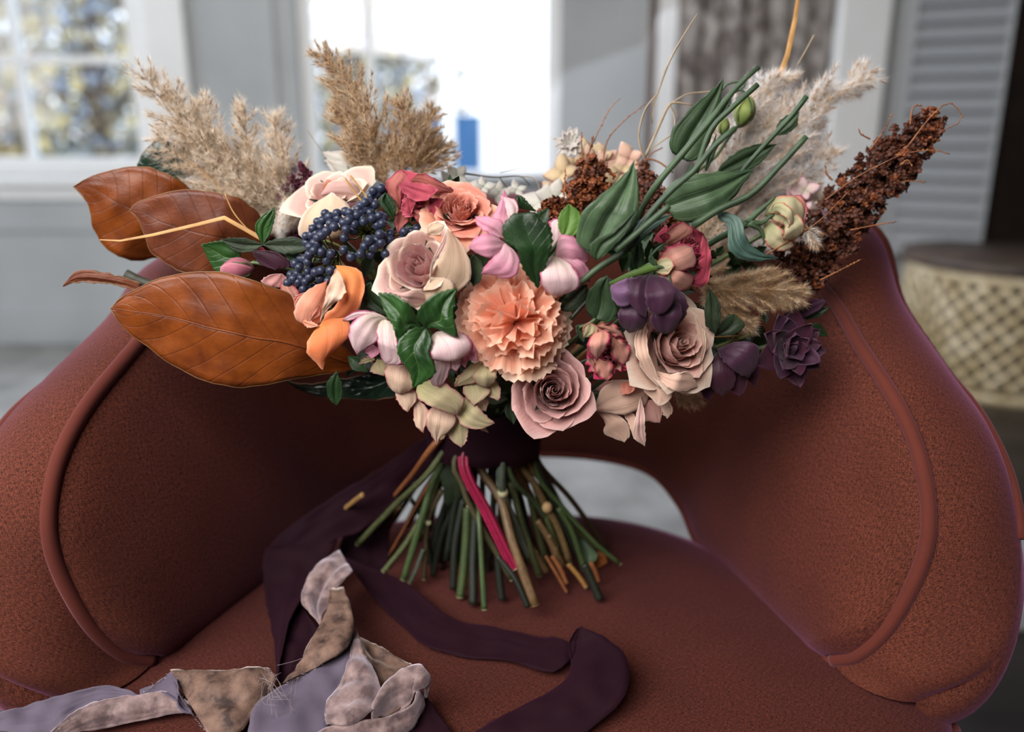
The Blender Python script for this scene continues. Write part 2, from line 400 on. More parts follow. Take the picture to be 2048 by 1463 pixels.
for a in ((-190, 9, 3.6, 1.5, 0, 'ochre and rust leaved tree left of the left window muntin'), (40, 12, 4.5, 2.0, 1, 'tall rust and olive tree centred in the left window'),
          (190, 10, 4.2, 1.6, 3, 'blue-grey and ochre tree at the right of the left window'), (300, 17, 6, 2.4, 2, 'olive tree farthest behind the left window'),
          (690, 11, 3.4, .9, 3, 'thin blue-grey tree in the left pane of the middle window'), (800, 15, 3.6, 1.2, 1, 'small rust tree in the middle window beside the porch post'),
          (-60, 18, 6.5, 3.0, 3, 'broad blue-grey tree far behind the left window')):
    tree(*a)

# ============================================================ ARMCHAIR
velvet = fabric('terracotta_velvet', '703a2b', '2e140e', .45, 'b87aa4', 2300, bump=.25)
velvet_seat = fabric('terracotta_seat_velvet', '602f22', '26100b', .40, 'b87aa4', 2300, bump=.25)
pipem = fabric('piping_velvet', '743a2e', '401b16', .4, 'c090a8', 2300, bump=.25)
def sk(p):                                            # slight turn of the chair about its back
    x, y, z = p; return V(x - .018 - (.0 + .06*(.62-y)*.2) + (max(y-.62, 0)*.045), y, z+SEAT)
I_ = [(0, .985, .355), (.12, .965, .357), (.225, .90, .345), (.298, .80, .302), (.317, .713, .26), (.333, .65, .222), (.342, .616, .18), (.342, .60, .13), (.328, .604, .067), (.312, .62, .022), (.296, .64, .0)]
B_ = [(0, 1.0, .048), (.10, .99, .047), (.165, .955, .042), (.20, .925, .012), (.215, .88, -.012), (.237, .82, -.012), (.257, .76, -.012), (.274, .71, -.012), (.286, .675, -.01), (.292, .655, -.006), (.295, .642, -.002)]
O_ = [(0, 1.075, .348), (.15, 1.055, .35), (.29, .98, .352), (.375, .89, .345), (.392, .83, .277), (.407, .754, .232), (.418, .687, .203), (.424, .635, .16), (.418, .595, .10), (.392, .572, .045), (.345, .585, .0)]
U_ = [(0, 1.08, .03), (.16, 1.06, .03), (.28, .99, -.0), (.36, .90, -.06), (.385, .83, -.06), (.40, .76, -.06), (.405, .70, -.06), (.40, .66, -.05), (.39, .63, -.045), (.36, .61, -.04), (.315, .61, -.03)]
def full(L):
    L = [Vector(p) for p in L]
    dz = [0, .012, .030, .045, .022, .006, 0, 0, 0, 0, 0] if L[0].y > 1.02 and L[0].z > .2 else [0]*11
    return [V(-L[i].x, L[i].y, L[i].z-dz[i]) for i in range(10, 0, -1)] + L
NST = 96
def curve(L): return [sk(p) for p in cat(full(L), NST)]
def station(L):                                       # same parameter on every curve: resample per control interval
    L = full(L); out = []; n = 8
    Q = [L[0]*2-L[1]] + L + [L[-1]*2-L[-2]]
    for i in range(1, len(Q)-2):
        a, b, c, d = Q[i-1:i+3]
        for k in range(n):
            t = k/n; out.append(.5*((2*b)+(c-a)*t+(2*a-5*b+4*c-d)*t*t+(3*b-a-3*c+d)*t**3))
    out.append(L[-1]); return [sk(p) for p in out]
ci, cb, co, cu = station(I_), station(B_), station(O_), station(U_)
ctr = sk((0, .76, .12))
def loftc(ca, cb_, nu, bulge, toward, pw=.6):
    rows = []; uvs = []; s = 0
    for j in range(len(ca)):
        a, b = ca[j], cb_[j]; row = []; uv = []
        t = (ca[min(j+1, len(ca)-1)]-ca[max(j-1, 0)])
        nrm = t.cross(b-a)
        if nrm.length < 1e-7: nrm = V(0, -1, 0)
        nrm.normalize()
        if nrm.dot(toward(a, b)) < 0: nrm = -nrm
        if j: s += ((a+b)/2-(ca[j-1]+cb_[j-1])/2).length
        wd_ = (b-a).length
        for i in range(nu+1):
            u = i/nu; row.append(a.lerp(b, u)+nrm*bulge*min(1, wd_/.1)*(sin(pi*u)**pw)); uv.append((s, u*wd_))
        rows.append(row); uvs.append(uv)
    return MB().grid(rows, uvs)
ch = thing('armchair', 'terracotta velvet tub armchair with piped arms holding the bouquet', 'chair', sk((0, .75, -SEAT)))
_ip = loftc(ci, cb, 20, .022, lambda a, b: ctr-(a+b)/2).obj('inner_panel', velvet, ch)
_bb = loftc(ci, co, 12, .020, lambda a, b: (a+b)/2-V(ctr.x, .9, .35)+V(0, -.2, .25), .7).obj('border_band', velvet, ch)
_os = loftc(co, cu, 12, .02, lambda a, b: (a+b)/2-ctr).obj('outer_shell', velvet, ch)
# underside closing the back between inner edge and outer shell
loftc(cb, cu, 4, .004, lambda a, b: V(0, 0, -1)).obj('lower_lining', velvet, ch)
for nm, c_, rr, pp in (('inner_piping', ci, .0062, _ip), ('outer_piping', co, .0058, _bb), ('lower_piping', cb, .004, _ip)):
    MB().tube(c_[20:-20] if nm[0] == 'o' else c_, rr, 10).obj(nm, pipem, pp)
# seat cushion
def seat_out(t):                                      # outline, t in 0..1 round
    a = 2*pi*t; c, s = cos(a), sin(a); y = .70 + .26*(abs(s)**.75)*(1 if s > 0 else -1)
    w_ = .395 if y < .60 else .395-.165*((y-.60)/.36)**.9
    return V((abs(c)**.62)*(1 if c > 0 else -1)*w_, y, 0)
rows = []; uvs = []; n = 96
for r, z in [(0.001, .001), (.2, .0008), (.4, .0), (.6, -.001), (.78, -.003), (.9, -.006), (.96, -.011), (.99, -.021), (1.0, -.035), (1.0, -.09), (.985, -.12), (.97, -.125)]:
    row = []; uv = []
    for i in range(n):
        o = seat_out(i/n); p = V(o.x*r, .70+(o.y-.70)*r, z); row.append(sk(p)); uv.append((p.x, p.y+z))
    rows.append(row); uvs.append(uv)
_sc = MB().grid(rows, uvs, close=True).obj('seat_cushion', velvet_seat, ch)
MB().tube([sk(V(seat_out(i/n).x*1.002, .70+(seat_out(i/n).y-.70)*1.002, -.03)) for i in range(n+1)], .0045, 8, False).obj('seat_piping', pipem, _sc)
MB().grid([[sk(V(seat_out(i/n).x*r, .70+(seat_out(i/n).y-.70)*r, z)) for i in range(n)] for r, z in ((.95, -.12), (.95, -.2), (.001, -.2))], close=True).obj('seat_frame', velvet, ch)
for x, y in ((-.3, .50), (.3, .50), (-.18, .92), (.18, .92)):
    MB().tube([sk(V(x, y, -.2)), sk(V(x*1.05, y, -.435))], [.022, .013], 10).obj('leg', brownm, ch)

# ============================================================ BOUQUET
K1 = (100, 80, 3.4133); K2 = (540, 80, 3.4133); K3 = (1040, 80, 3.4133); K4 = (1400, 80, 3.4133); K5 = (100, 420, 3.103)
K6 = (540, 420, 2.9857); K7 = (960, 420, 2.9852); K8 = (1200, 420, 2.9857); K9 = (0, 1040, 2.2756); K10 = (500, 840, 2.3488); K11 = (640, 860, 3.103)
K0 = (0, 0, 1)
def pk(K, p): return K[0]+p[0]/K[2], K[1]+p[1]/K[2]
def pt(K, p, Y): a, b = pk(K, p); return P(a, b, Y)
def smooth2(L, n):                                     # resample 2-D pixel outline
    return cat([V(a, b, 0) for a, b in L], n)
def patch(K, A, B, Y, Yb=None, bulge=.004, nu=12, nv=16, lip=.0012, rag=.0005, curl=0, serr=0, fold=0, wob=.0006, mb=None, h=False, gutter=0, ruf=0):
    # surface between two outline edges that run from its foot to its tip; Y = depths (or heights above the seat) along them
    a2, b2 = smooth2(A, nv), smooth2(B, nv); rows = []; Yb = Yb if Yb is not None else Y
    W3 = []
    for j in range(nv+1):
        t = j/nv
        f = (lambda q, y: PH(q[0], q[1], y)) if h else (lambda q, y: P(q[0], q[1], y))
        W3.append((f(pk(K, a2[j]), interp(Y, t)), f(pk(K, b2[j]), interp(Yb, t))))
    sd = R.random()*50; sk_ = R.uniform(.65, 1.5); bf = R.uniform(.55, 1.15); rdg = R.uniform(-.0012, .0014) if not (gutter or fold) and bulge < .012 else 0
    for j in range(nv+1):
        t = j/nv; pa, pb = W3[j]
        tj = (W3[min(j+1, nv)][0]+W3[min(j+1, nv)][1]-W3[max(j-1, 0)][0]-W3[max(j-1, 0)][1])
        n = tj.cross(pb-pa)
        cd = (CAM-(pa+pb)/2).normalized()
        n = cd if n.length < 1e-9 else n.normalized()
        if n.dot(cd) < 0: n = -n
        n = (n+cd*.6).normalized(); row = []
        wd_ = (pb-pa).length; env = min(1, sin(pi*min(max(t, .04), .96))**.5)
        for i in range(nu+1):
            u = i/nu; e = abs(2*u-1)
            p = pa.lerp(pb, u)
            if rag and 0 < j < nv and not serr: p += (pa-pb).normalized()*rag*noise.noise(V(t*14+sd, i*.3, 0))*(1-2*u)*3*(wd_ > .003)
            if serr and i in (0, nu) and 0 < j < nv: p += (pa-pb).normalized()*(serr*(.5 if j % 2 else -.5))*(1 if i == 0 else -1)
            sv = sin(pi*t)
            us = u**sk_; d = bulge*.5*bf*(4*us*(1-us))*(sv**.9) + rdg*max(0, 1-abs(u-.5)*5)*sv - curl*e**4*env + lip*(e**6)*sv*(1+.8*noise.noise(V(t*5+sd, u*3, 1))) + lip*1.1*noise.noise(V(u*7+sd, t*1.3, sd))*(1-e*.3)*env
            if gutter: d -= gutter*max(0, 1-e*2.5)*env
            if fold: d += fold*(1-e)*env
            if ruf: d += ruf*sin(t*19+u*5+sd)*e**2*env
            d += wob*noise.noise(V(p.x*60+sd, p.y*60, p.z*60))*2*(1 if 0 < i < nu else .5)
            row.append(p+n*d)
        rows.append(row)
    m = mb or MB(); m.grid(rows); return m
BIND = P(975, 884, .775)
def stem_to_bind(foot, bend=None, off=None):
    e = BIND+V(R.uniform(-.022, .022), R.uniform(-.012, .02), R.uniform(-.005, .01))
    mid = foot.lerp(e, .5)+V(0, .03, .0)
    return cat([foot, foot.lerp(e, .25)+V(0, .022, 0), mid, e], 10)
stemg = plain('green_stem', '4f6337', .45, '34451f', 60); stemd = plain('dark_stem', '2b3320', .5, '1c2014', 60)
def hidden_stem(root, foot, r=.0022, mat=None):
    MB().tube(stem_to_bind(foot), r, 6).obj('stem', mat or stemg, root)
def frame(axis):
    z = axis.normalized(); x = z.orthogonal().normalized(); return x, z.cross(x), z
def scr(dx, dy, dc): return (RT*dx+UP*dy-FW*dc).normalized()   # right, up, towards the photographer

def rose(root, c, rad, axis, N, mats, openv=1.0, depth=.95, flare=.35, seed=1, twist=0, crinkle=0.0, mi=None, pointy=.3, nmin=0):
    rr = random.Random(seed); x, y, z = frame(axis)
    for i in range(3):                                 # tightly wrapped heart
        rows = []; th0 = i*2.1+twist; Rr = .035+.028*i
        for j in range(8):
            v = j/7; row = []
            for k in range(13):
                u = 2*k/12-1; r_ = (Rr*(.9+.5*sin(pi*v*.8))*(1+.18*u))*(1-.25*v); th = th0+u*(1.9-.2*i)
                row.append(c+(x*(r_*cos(th))+y*(r_*sin(th))+z*(depth*(.88-.02*i)*v-.08*u*u*v-.45))*rad)
            rows.append(row)
        MB().grid(rows).obj('petal', mats[0], root)
    for i in range(nmin, N):
        t = i/(N-1); th0 = i*2.399+twist+rr.uniform(-.15, .15); half = 1.5-.55*t**.8
        Rt = .13+.81*t**1.1; h = (.86+.14*min(1, t*3)-.40*t**1.6)*depth
        tipr = Rt*(.72+(.28+flare)*t*openv+.1*t)+.015; tiph = h*(1-.35*t**2*openv)
        c0, c1, c2, c3 = V(.04, 0, 0), V(Rt*.9+.03, .06-.12*t, 0), V(Rt*(.98), h*.62, 0), V(tipr, tiph, 0)
        nu, nv = 14, 12; rows = []; jt = rr.uniform(-.05, .05); ph = rr.uniform(0, 6)
        for j in range(nv+1):
            v = j/nv; q = c0*(1-v)**3+c1*3*v*(1-v)**2+c2*3*v*v*(1-v)+c3*v**3
            wv = (sin(pi*(.07+.86*v**.75)))**(.55+pointy)
            row = []
            for k in range(nu+1):
                u = 2*k/nu-1; th = th0+u*half*wv
                r = q.x*(1+.10*u+.05*abs(u)**3*t); hh = q.y+jt*v
                if v > .7: k2 = (v-.7)/.3; r += (.16*t*openv)*k2**2*(1-.3*u*u); hh -= (.10*t*openv)*k2**2+.05*u*u*k2
                nn = noise.noise(V(cos(th)*3+seed, sin(th)*3, v*3+i))*(.02+.05*t)+crinkle*sin(u*9+ph+v*5)*v*v
                r += nn; hh += nn*.5
                p = x*(r*cos(th))+y*(r*sin(th))+z*(hh-.45)
                row.append(c+p*rad)
            rows.append(row)
        m = mats[(mi(i, t) if mi else 0)]
        MB().grid(rows).obj('petal', m, root)
def calyx(root, c, rad, axis, mat, n=5, L=.9):
    x, y, z = frame(axis)
    MB().ball(c-z*rad*.45, rad*.22, M=Matrix((x, y, z)).transposed()).obj('calyx', mat, root)
    for i in range(n):
        a = 2*pi*i/n; o = (x*cos(a)+y*sin(a)); b = c-z*rad*.42; rows = []
        sidev = z.cross(o)
        for j in range(6):
            v = j/5; w_ = rad*.13*sin(pi*(.1+.9*v)); p = b+o*rad*L*v*.8+z*rad*(.1*v+.35*v*v)
            rows.append([p-sidev*w_, p-z*rad*.03, p+sidev*w_])
        MB().grid(rows).obj('sepal', mat, root)
def placed(K, p, off=0, Y=None):
    a, b = pk(K, p); Yv = (Y if Y else YF(a, b))+off; return P(a, b, Yv), Yv

# ---- petal colours
m_mauve_cream = petal_mat('blush_cream_petal', 'dcb6ac', 'c79a98', 'efe0cc', .25, .12, .3)
m_mauve_in = petal_mat('blush_inner_petal', 'd3a09f', 'b98084', 'e3bdb4', .2, .12, .3)
m_cream = petal_mat('cream_petal', 'e6cdb2', 'd9b59c', 'f0dfd0', .2, .12, .35)
m_mauve = petal_mat('dusty_mauve_petal', 'c08884', '8c5052', 'cc9c96', .2, .15, .22)
m_mauve2 = petal_mat('dusty_mauve_outer_petal', 'cc9a96', 'a06866', 'd8b0aa', .2, .12, .25)
m_blush = petal_mat('blush_rose_petal', 'd8a79c', 'b67c78', 'e3bfb0', .2, .15, .3)
m_blush2 = petal_mat('pale_blush_petal', 'e2bfab', 'cfa28f', 'ecd6c4', .2, .18, .3)
m_orange = petal_mat('orange_petal', 'ea8a58', 'e6964c', 'f2a880', .2, .15, .35)
m_peach = petal_mat('peach_petal', 'eeA98c', 'e68c68', 'f6c9b2', .25, .12, .35)
m_peachc = petal_mat('pale_peach_petal', 'f5dcc8', 'f0c6a8', 'f7c6a6', .2, .1, .4)
m_coral = petal_mat('coral_petal', 'd98a76', 'c8694f', 'e6a592', .22, .2, .3)
m_carn = petal_mat('carnation_petal', 'f8b79a', 'f09874', 'fcd2ba', .3, .2, .4)
m_carn2 = petal_mat('carnation_outer_petal', 'f8c8a8', 'f0cc9c', 'fbdcc4', .3, .25, .4)
m_crim = petal_mat('crimson_petal', 'b8485a', '8e2c46', 'c86070', .2, .45, .25)
m_crim2 = petal_mat('dusty_crimson_petal', 'b96a62', '9a4b40', 'a83050', .3, .4, .25)
m_pink = petal_mat('pink_hellebore_petal', 'e3a3b8', 'eccbd0', 'd67ea2', .3, .4, .35, streak='c05a86')
m_pink2 = petal_mat('pale_pink_hellebore_petal', 'f0d4d6', 'e2dcc4', 'c8588a', .38, .35, .35, streak='b8507c', spots=None, ep=7)
m_grn = petal_mat('green_cream_hellebore_petal', 'd2c49c', 'a3a86c', 'c98a88', .32, .4, .3, streak='a05a60')
m_grn2 = petal_mat('cream_pink_hellebore_petal', 'dfc3aa', 'd3a79a', 'c07f7a', .2, .45, .3, streak='b06a6a')
m_purp = petal_mat('plum_hellebore_petal', '402036', '280f20', '4a2a42', .2, .4, .12, .5, streak='2c1030')
m_purpl = petal_mat('lilac_plum_petal', '6c4c6c', '462a46', '7a5a7a', .2, .3, .15, .5)
m_dpurp = petal_mat('dark_plum_petal', '3c1628', '240a18', '4a2038', .2, .4, .12, .5, streak='1c0818')
m_dry = petal_mat('dried_blush_petal', 'd29a8a', 'c48068', 'b02a56', .42, .3, .2, streak='9c3a40', ep=4)
m_dry2 = petal_mat('dried_brown_pink_petal', 'b98072', '9c6a50', '8c2038', .40, .5, .15, streak='6a2a28', ep=3)
m_lis = petal_mat('cream_lisianthus_petal', 'e0d6b0', 'a9b67c', 'dc8070', .42, .25, .35, ep=6)
m_white = petal_mat('white_petal', 'd8d4cc', 'd8dcd0', 'e8dcd8', .2, .2, .4)
m_hyd = petal_mat('dried_hydrangea_petal', 'dcc6a2', 'c9b48a', 'd8a094', .3, .4, .35)
# ---- leaf colours
l_mag = leaf_mat('magnolia_brown', '8a4514', '5d280d', '4a2010', .42, .12, 10, .018, .35)
l_mag2 = leaf_mat('magnolia_red_brown', '7c4226', '55261a', '4a2418', .45, .1, 9, .012, .35)
l_green = leaf_mat('hellebore_green', '385f2c', '1a3718', '648648', .33, .15, 8, .02)
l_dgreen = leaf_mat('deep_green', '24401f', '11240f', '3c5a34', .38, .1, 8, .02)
l_lis = leaf_mat('grey_green_leaf', '3c5236', '20301e', '586e4e', .45, .12, 0, .025, .35)
l_lis2 = leaf_mat('pale_grey_green_leaf', '5a7352', '30452f', '7c9270', .42, .12, 0, .025, .4)
l_teal = leaf_mat('blue_green_leaf', '567468', '344c44', '869c94', .4, .15, 0, .03, .4)
l_lime = leaf_mat('lime_leaf', '7aa04a', '56803a', '9cb86c', .45, .3, 6, .025)
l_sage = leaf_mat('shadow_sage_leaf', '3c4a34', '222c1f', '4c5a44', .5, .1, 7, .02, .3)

# ---- traced flowers: thing with one part per petal
def traced(name, label, cat_, K, cpt, petals, group=None, off=0, stem=True, solid=.0005, stemm=None):
    a, b = pk(K, cpt); Y0 = YF(a, b)+off; c = P(a, b, Y0)
    t = thing(name, label, cat_, c, group)
    for p in petals:
        d = dict(bulge=.004, nm='petal'); d.update(p[3] if len(p) > 3 else {})
        nm = d.pop('nm'); KK = d.pop('K', K); mat = p[2]; Ys = d.pop('Y', (0, 0)); Yb = d.pop('Yb', None)
        sol = d.pop('solid', solid)
        m = patch(KK, p[0], p[1], [Y0+y for y in Ys], None if Yb is None else [Y0+y for y in Yb], **d)
        m.obj(nm, mat, t, solid=sol)
    if stem: hidden_stem(t, c+V(0, .012, -.004), mat=stemm)
    return t, c, Y0

# ---------------- roses
def rose_thing(label, K, cpt, radpx, ax, N, mats, off=0, name='rose', group='roses in the bouquet', cal=True, **k):
    c, Yv = placed(K, cpt, off); rad = radpx*mpp(Yv); axis = scr(*ax)
    t = thing(name, label, 'flower', c, group)
    rose(t, c, rad, axis, N, mats, **k)
    if cal: calyx(t, c, rad, axis, l_sage)
    hidden_stem(t, c-axis*rad*.4)
    return t, c, Yv, rad
t, c, Y0, rd = rose_thing('pale blush and cream rose above the peach carnation, right of the blue berries', K0, (842, 535), 84, (-.28, .25, 1), 24, [m_mauve_in, m_mauve_cream, m_cream], -.004, seed=3,
    openv=.55, depth=1.05, mi=lambda i, t: 0 if t < .45 else 1, pointy=.35, twist=.6)
for A, B, m, kw in [
    ([(1060, 110), (1040, 200), (985, 300), (960, 400), (965, 520)], [(1060, 110), (1150, 210), (1200, 330), (1190, 430), (1090, 500), (965, 520)], m_cream, dict(Y=(-.008, -.012, -.004), bulge=.012)),
    ([(1060, 110), (1055, 200), (1020, 270), (975, 330), (955, 440)], [(1060, 110), (1030, 180), (985, 260), (960, 340), (955, 440)], m_mauve_cream, dict(Y=(-.016, -.026, -.014), bulge=.002)),
    ([(680, 450), (700, 500), (780, 545), (870, 572), (960, 540)], [(680, 450), (740, 480), (800, 490), (880, 470), (960, 540)], m_mauve_cream, dict(Y=(-.010, -.022, -.010), bulge=.006)),
    ([(960, 540), (880, 575), (900, 500), (960, 400)], [(960, 540), (1100, 520), (1080, 420), (960, 400)], m_cream, dict(Y=(-.006, -.014, -.014), bulge=.008)),
    ([(940, 140), (945, 90), (1000, 68), (1040, 90)], [(940, 140), (985, 150), (1025, 140), (1040, 90)], m_cream, dict(Y=(-.004, -.008), bulge=.003))]:
    Ys = kw.pop('Y'); patch(K6, A, B, [Y0+y for y in Ys], **kw).obj('petal', m, t, solid=.0005)
rose_thing('dusty mauve open rose lowest in the bouquet, directly under the carnation', K7, (437, 1075), 80, (.08, .10, 1), 34, [m_mauve, m_mauve2], -.018, seed=5, openv=.6, depth=.95,
           mi=lambda i, t: 0 if t < .6 else 1, pointy=.0, twist=2.6)
t, c, Y0, rd = rose_thing('blush pink open rose under the plum hellebore, right side of the bouquet', K7, (1165, 800), 88, (.35, .15, 1), 34, [m_blush, m_blush2], -.010, seed=8, openv=.75, depth=1.0,
           mi=lambda i, t: 0 if t < .7 else 1, pointy=.2, twist=2.2)
for A, B, m, kw in [
    ([(1000, 640), (925, 760), (940, 880), (990, 980), (1078, 1064)], [(1000, 640), (1000, 780), (1020, 880), (1060, 990), (1078, 1064)], m_blush2, dict(Y=(-.004, -.020, -.016), bulge=.005)),
    ([(930, 780), (885, 880), (930, 1000), (1000, 1100), (1065, 1168)], [(930, 780), (1000, 960), (1060, 1050), (1150, 1070), (1130, 1140), (1065, 1168)], m_blush2, dict(Y=(.0, -.008, -.012), bulge=.006)),
    ([(1050, 960), (1100, 1040), (1200, 1085), (1298, 1050)], [(1050, 960), (1130, 980), (1250, 970), (1298, 1050)], m_blush2, dict(Y=(-.012, -.02, -.008), bulge=.004)),
    ([(1290, 960), (1340, 860), (1345, 740), (1280, 620)], [(1290, 960), (1290, 860), (1290, 740), (1280, 620)], m_blush2, dict(Y=(-.004, -.002, .004), bulge=.004))]:
    Ys = kw.pop('Y'); patch(K7, A, B, [Y0+y for y in Ys], **kw).obj('petal', m, t, solid=.0005)
traced('rose', 'pale blush rose hanging side on beneath the blush pink open rose', 'flower', K7, (900, 1130), [
    ([(1000, 1060), (870, 1010), (740, 1050), (680, 1190)], [(1000, 1060), (985, 1160), (850, 1220), (680, 1190)], m_blush2, dict(Y=(0, -.010, -.004), bulge=.010)),
    ([(690, 1190), (750, 1270), (738, 1330), (862, 1385)], [(690, 1190), (850, 1240), (900, 1330), (862, 1385)], m_blush2, dict(Y=(.002, -.004, 0), bulge=.004)),
    ([(960, 1110), (925, 1260), (915, 1350), (985, 1408)], [(960, 1110), (978, 1200), (985, 1330), (985, 1408)], m_mauve_cream, dict(Y=(-.008, -.016, -.010), bulge=.003)),
    ([(850, 1200), (890, 1280), (915, 1350), (985, 1408)], [(850, 1200), (930, 1230), (950, 1330), (985, 1408)], m_blush2, dict(Y=(-.002, -.008, -.004), bulge=.003)),
    ([(960, 1140), (975, 1240), (1010, 1260), (1072, 1270)], [(960, 1140), (1090, 1130), (1090, 1200), (1072, 1270)], m_blush, dict(Y=(-.002, -.004), bulge=.005)),
    ([(1040, 1130), (1080, 1180), (1095, 1220), (1118, 1243)], [(1040, 1130), (1120, 1130), (1155, 1195), (1118, 1243)], m_blush2, dict(Y=(-.002, -.005), bulge=.003)),
    ([(900, 1020), (840, 1040), (850, 1100), (890, 1095)], [(900, 1020), (930, 1040), (920, 1080), (890, 1095)], m_coral, dict(Y=(-.010, -.018), bulge=.004)),
    ([(690, 1070), (760, 1020), (880, 1020), (960, 1080)], [(690, 1070), (760, 1090), (860, 1090), (960, 1080)], m_blush, dict(Y=(.006, -.004, .0), bulge=.004)),
    ], 'roses in the bouquet', -.004)
traced('rose', 'peach and orange rosebud drooping left over the front magnolia leaf', 'flower', K6, (370, 600), [
    ([(395, 330), (430, 430), (400, 560), (330, 620), (300, 690)], [(395, 330), (520, 350), (565, 430), (535, 570), (450, 670), (300, 690)], m_orange, dict(Y=(.006, -.012, -.004), bulge=.014, ruf=.001)),
    ([(340, 420), (225, 480), (160, 560), (150, 640), (200, 675)], [(340, 420), (345, 520), (310, 610), (290, 690), (200, 675)], m_peach, dict(Y=(.008, -.006, .0), bulge=.014)),
    ([(395, 345), (350, 450), (322, 560), (298, 670)], [(395, 345), (448, 440), (440, 520), (355, 575), (298, 670)], m_peachc, dict(Y=(-.006, -.024, -.014), bulge=.002, ruf=.0022, nu=10, nv=20)),
    ([(300, 680), (240, 760), (218, 840), (262, 895), (316, 955)], [(300, 680), (450, 620), (478, 740), (390, 830), (335, 880), (316, 955)], m_orange, dict(Y=(-.004, -.014, -.010), bulge=.008)),
    ([(190, 665), (230, 700), (290, 690)], [(190, 665), (230, 655), (290, 690)], m_peach, dict(Y=(-.004, -.012), bulge=.004)),
    ([(240, 480), (150, 520), (150, 590)], [(240, 480), (200, 520), (150, 590)], m_coral, dict(Y=(.004, .004), bulge=.004)),
    ([(290, 560), (240, 610), (240, 660)], [(290, 560), (300, 620), (240, 660)], m_coral, dict(Y=(-.008, -.010), bulge=.003)),
    ], 'roses in the bouquet', -.010)
rose_thing('coral peach ruffled rose behind the cream rose, top centre', K2, (1290, 1150), 62, (.05, .55, .9), 26, [m_coral, m_peach], .010, seed=12, openv=1.0, depth=.8, crinkle=.02,
           mi=lambda i, t: 0 if t < .85 else 1, pointy=.0)
t, c, Y0, rd = rose_thing('crinkled crimson pink bloom at the top, right of the tan reed plume', K2, (1020, 1080), 40, (-.1, .45, 1), 16, [m_crim, m_crim], .012, seed=13, openv=.8, depth=1.0, crinkle=.05, name='dried_rose', group=None)
for A, B, m, kw in [
    ([(890, 1150), (790, 1000), (850, 910), (905, 885)], [(890, 1150), (900, 1020), (960, 950), (905, 885)], m_crim2, dict(Y=(-.004, .0), bulge=.005)),
    ([(960, 1000), (870, 960), (880, 900), (905, 885)], [(960, 1000), (1010, 970), (1020, 920), (905, 885)], m_crim, dict(Y=(-.008, .004), bulge=.003)),
    ([(960, 960), (1010, 910), (1100, 930), (1290, 1048)], [(960, 960), (1040, 1020), (1160, 1040), (1290, 1048)], m_crim2, dict(Y=(-.006, -.004, .006), bulge=.006)),
    ([(870, 985), (930, 1060), (1000, 1100), (1080, 1090)], [(870, 985), (1000, 975), (1150, 1010), (1080, 1090)], m_crim, dict(Y=(-.012, -.020), bulge=.005)),
    ([(930, 1050), (900, 1120), (960, 1200)], [(930, 1050), (1000, 1090), (960, 1200)], m_crim, dict(Y=(-.012, -.012), bulge=.004)),
    ([(1090, 1080), (1080, 1160), (1140, 1200)], [(1090, 1080), (1180, 1090), (1140, 1200)], m_crim, dict(Y=(-.010, -.010), bulge=.004)),
    ([(960, 1150), (1000, 1230), (1060, 1280)], [(960, 1150), (1080, 1180), (1060, 1280)], m_crim2, dict(Y=(-.010, -.008), bulge=.005)),
    ([(900, 1140), (850, 1220), (870, 1320)], [(900, 1140), (950, 1220), (870, 1320)], m_crim2, dict(Y=(-.002, -.004), bulge=.004))]:
    Ys = kw.pop('Y'); patch(K2, A, B, [Y0+y for y in Ys], ruf=.001, **kw).obj('petal', m, t, solid=.0005)
rose_thing('soft peach rose behind the berries, below the tan reed plume', K2, (420, 1030), 66, (-.2, .6, .8), 15, [m_peach, m_mauve_cream], .055, seed=16, openv=1.1, depth=.8, mi=lambda i, t: 0 if t < .35 else 1)
traced('rose', 'large cream petalled rose half hidden behind the left end of the berries', 'flower', K2, (330, 1200), [
    ([(480, 1340), (300, 1380), (190, 1310), (250, 1160), (420, 1040)], [(480, 1340), (560, 1200), (520, 1100), (420, 1040)], m_cream, dict(Y=(.0, -.004, .0), bulge=.012)),
    ([(340, 1060), (480, 1080), (600, 1100), (640, 1060)], [(340, 1060), (420, 960), (560, 960), (640, 1060)], m_mauve_cream, dict(Y=(.006, .012), bulge=.008)),
    ], 'roses in the bouquet', .045)
traced('small_bloom', 'faint pink white bloom peeking out left of the tan reed plume', 'flower', K2, (450, 820), [
    ([(560, 900), (420, 850), (355, 765)], [(560, 900), (560, 790), (500, 755), (355, 765)], m_white, dict(Y=(.0, .006), bulge=.004)),
    ([(540, 920), (440, 900), (370, 820)], [(540, 920), (520, 840), (370, 820)], m_white, dict(Y=(-.002, .0), bulge=.004))], None, .10)
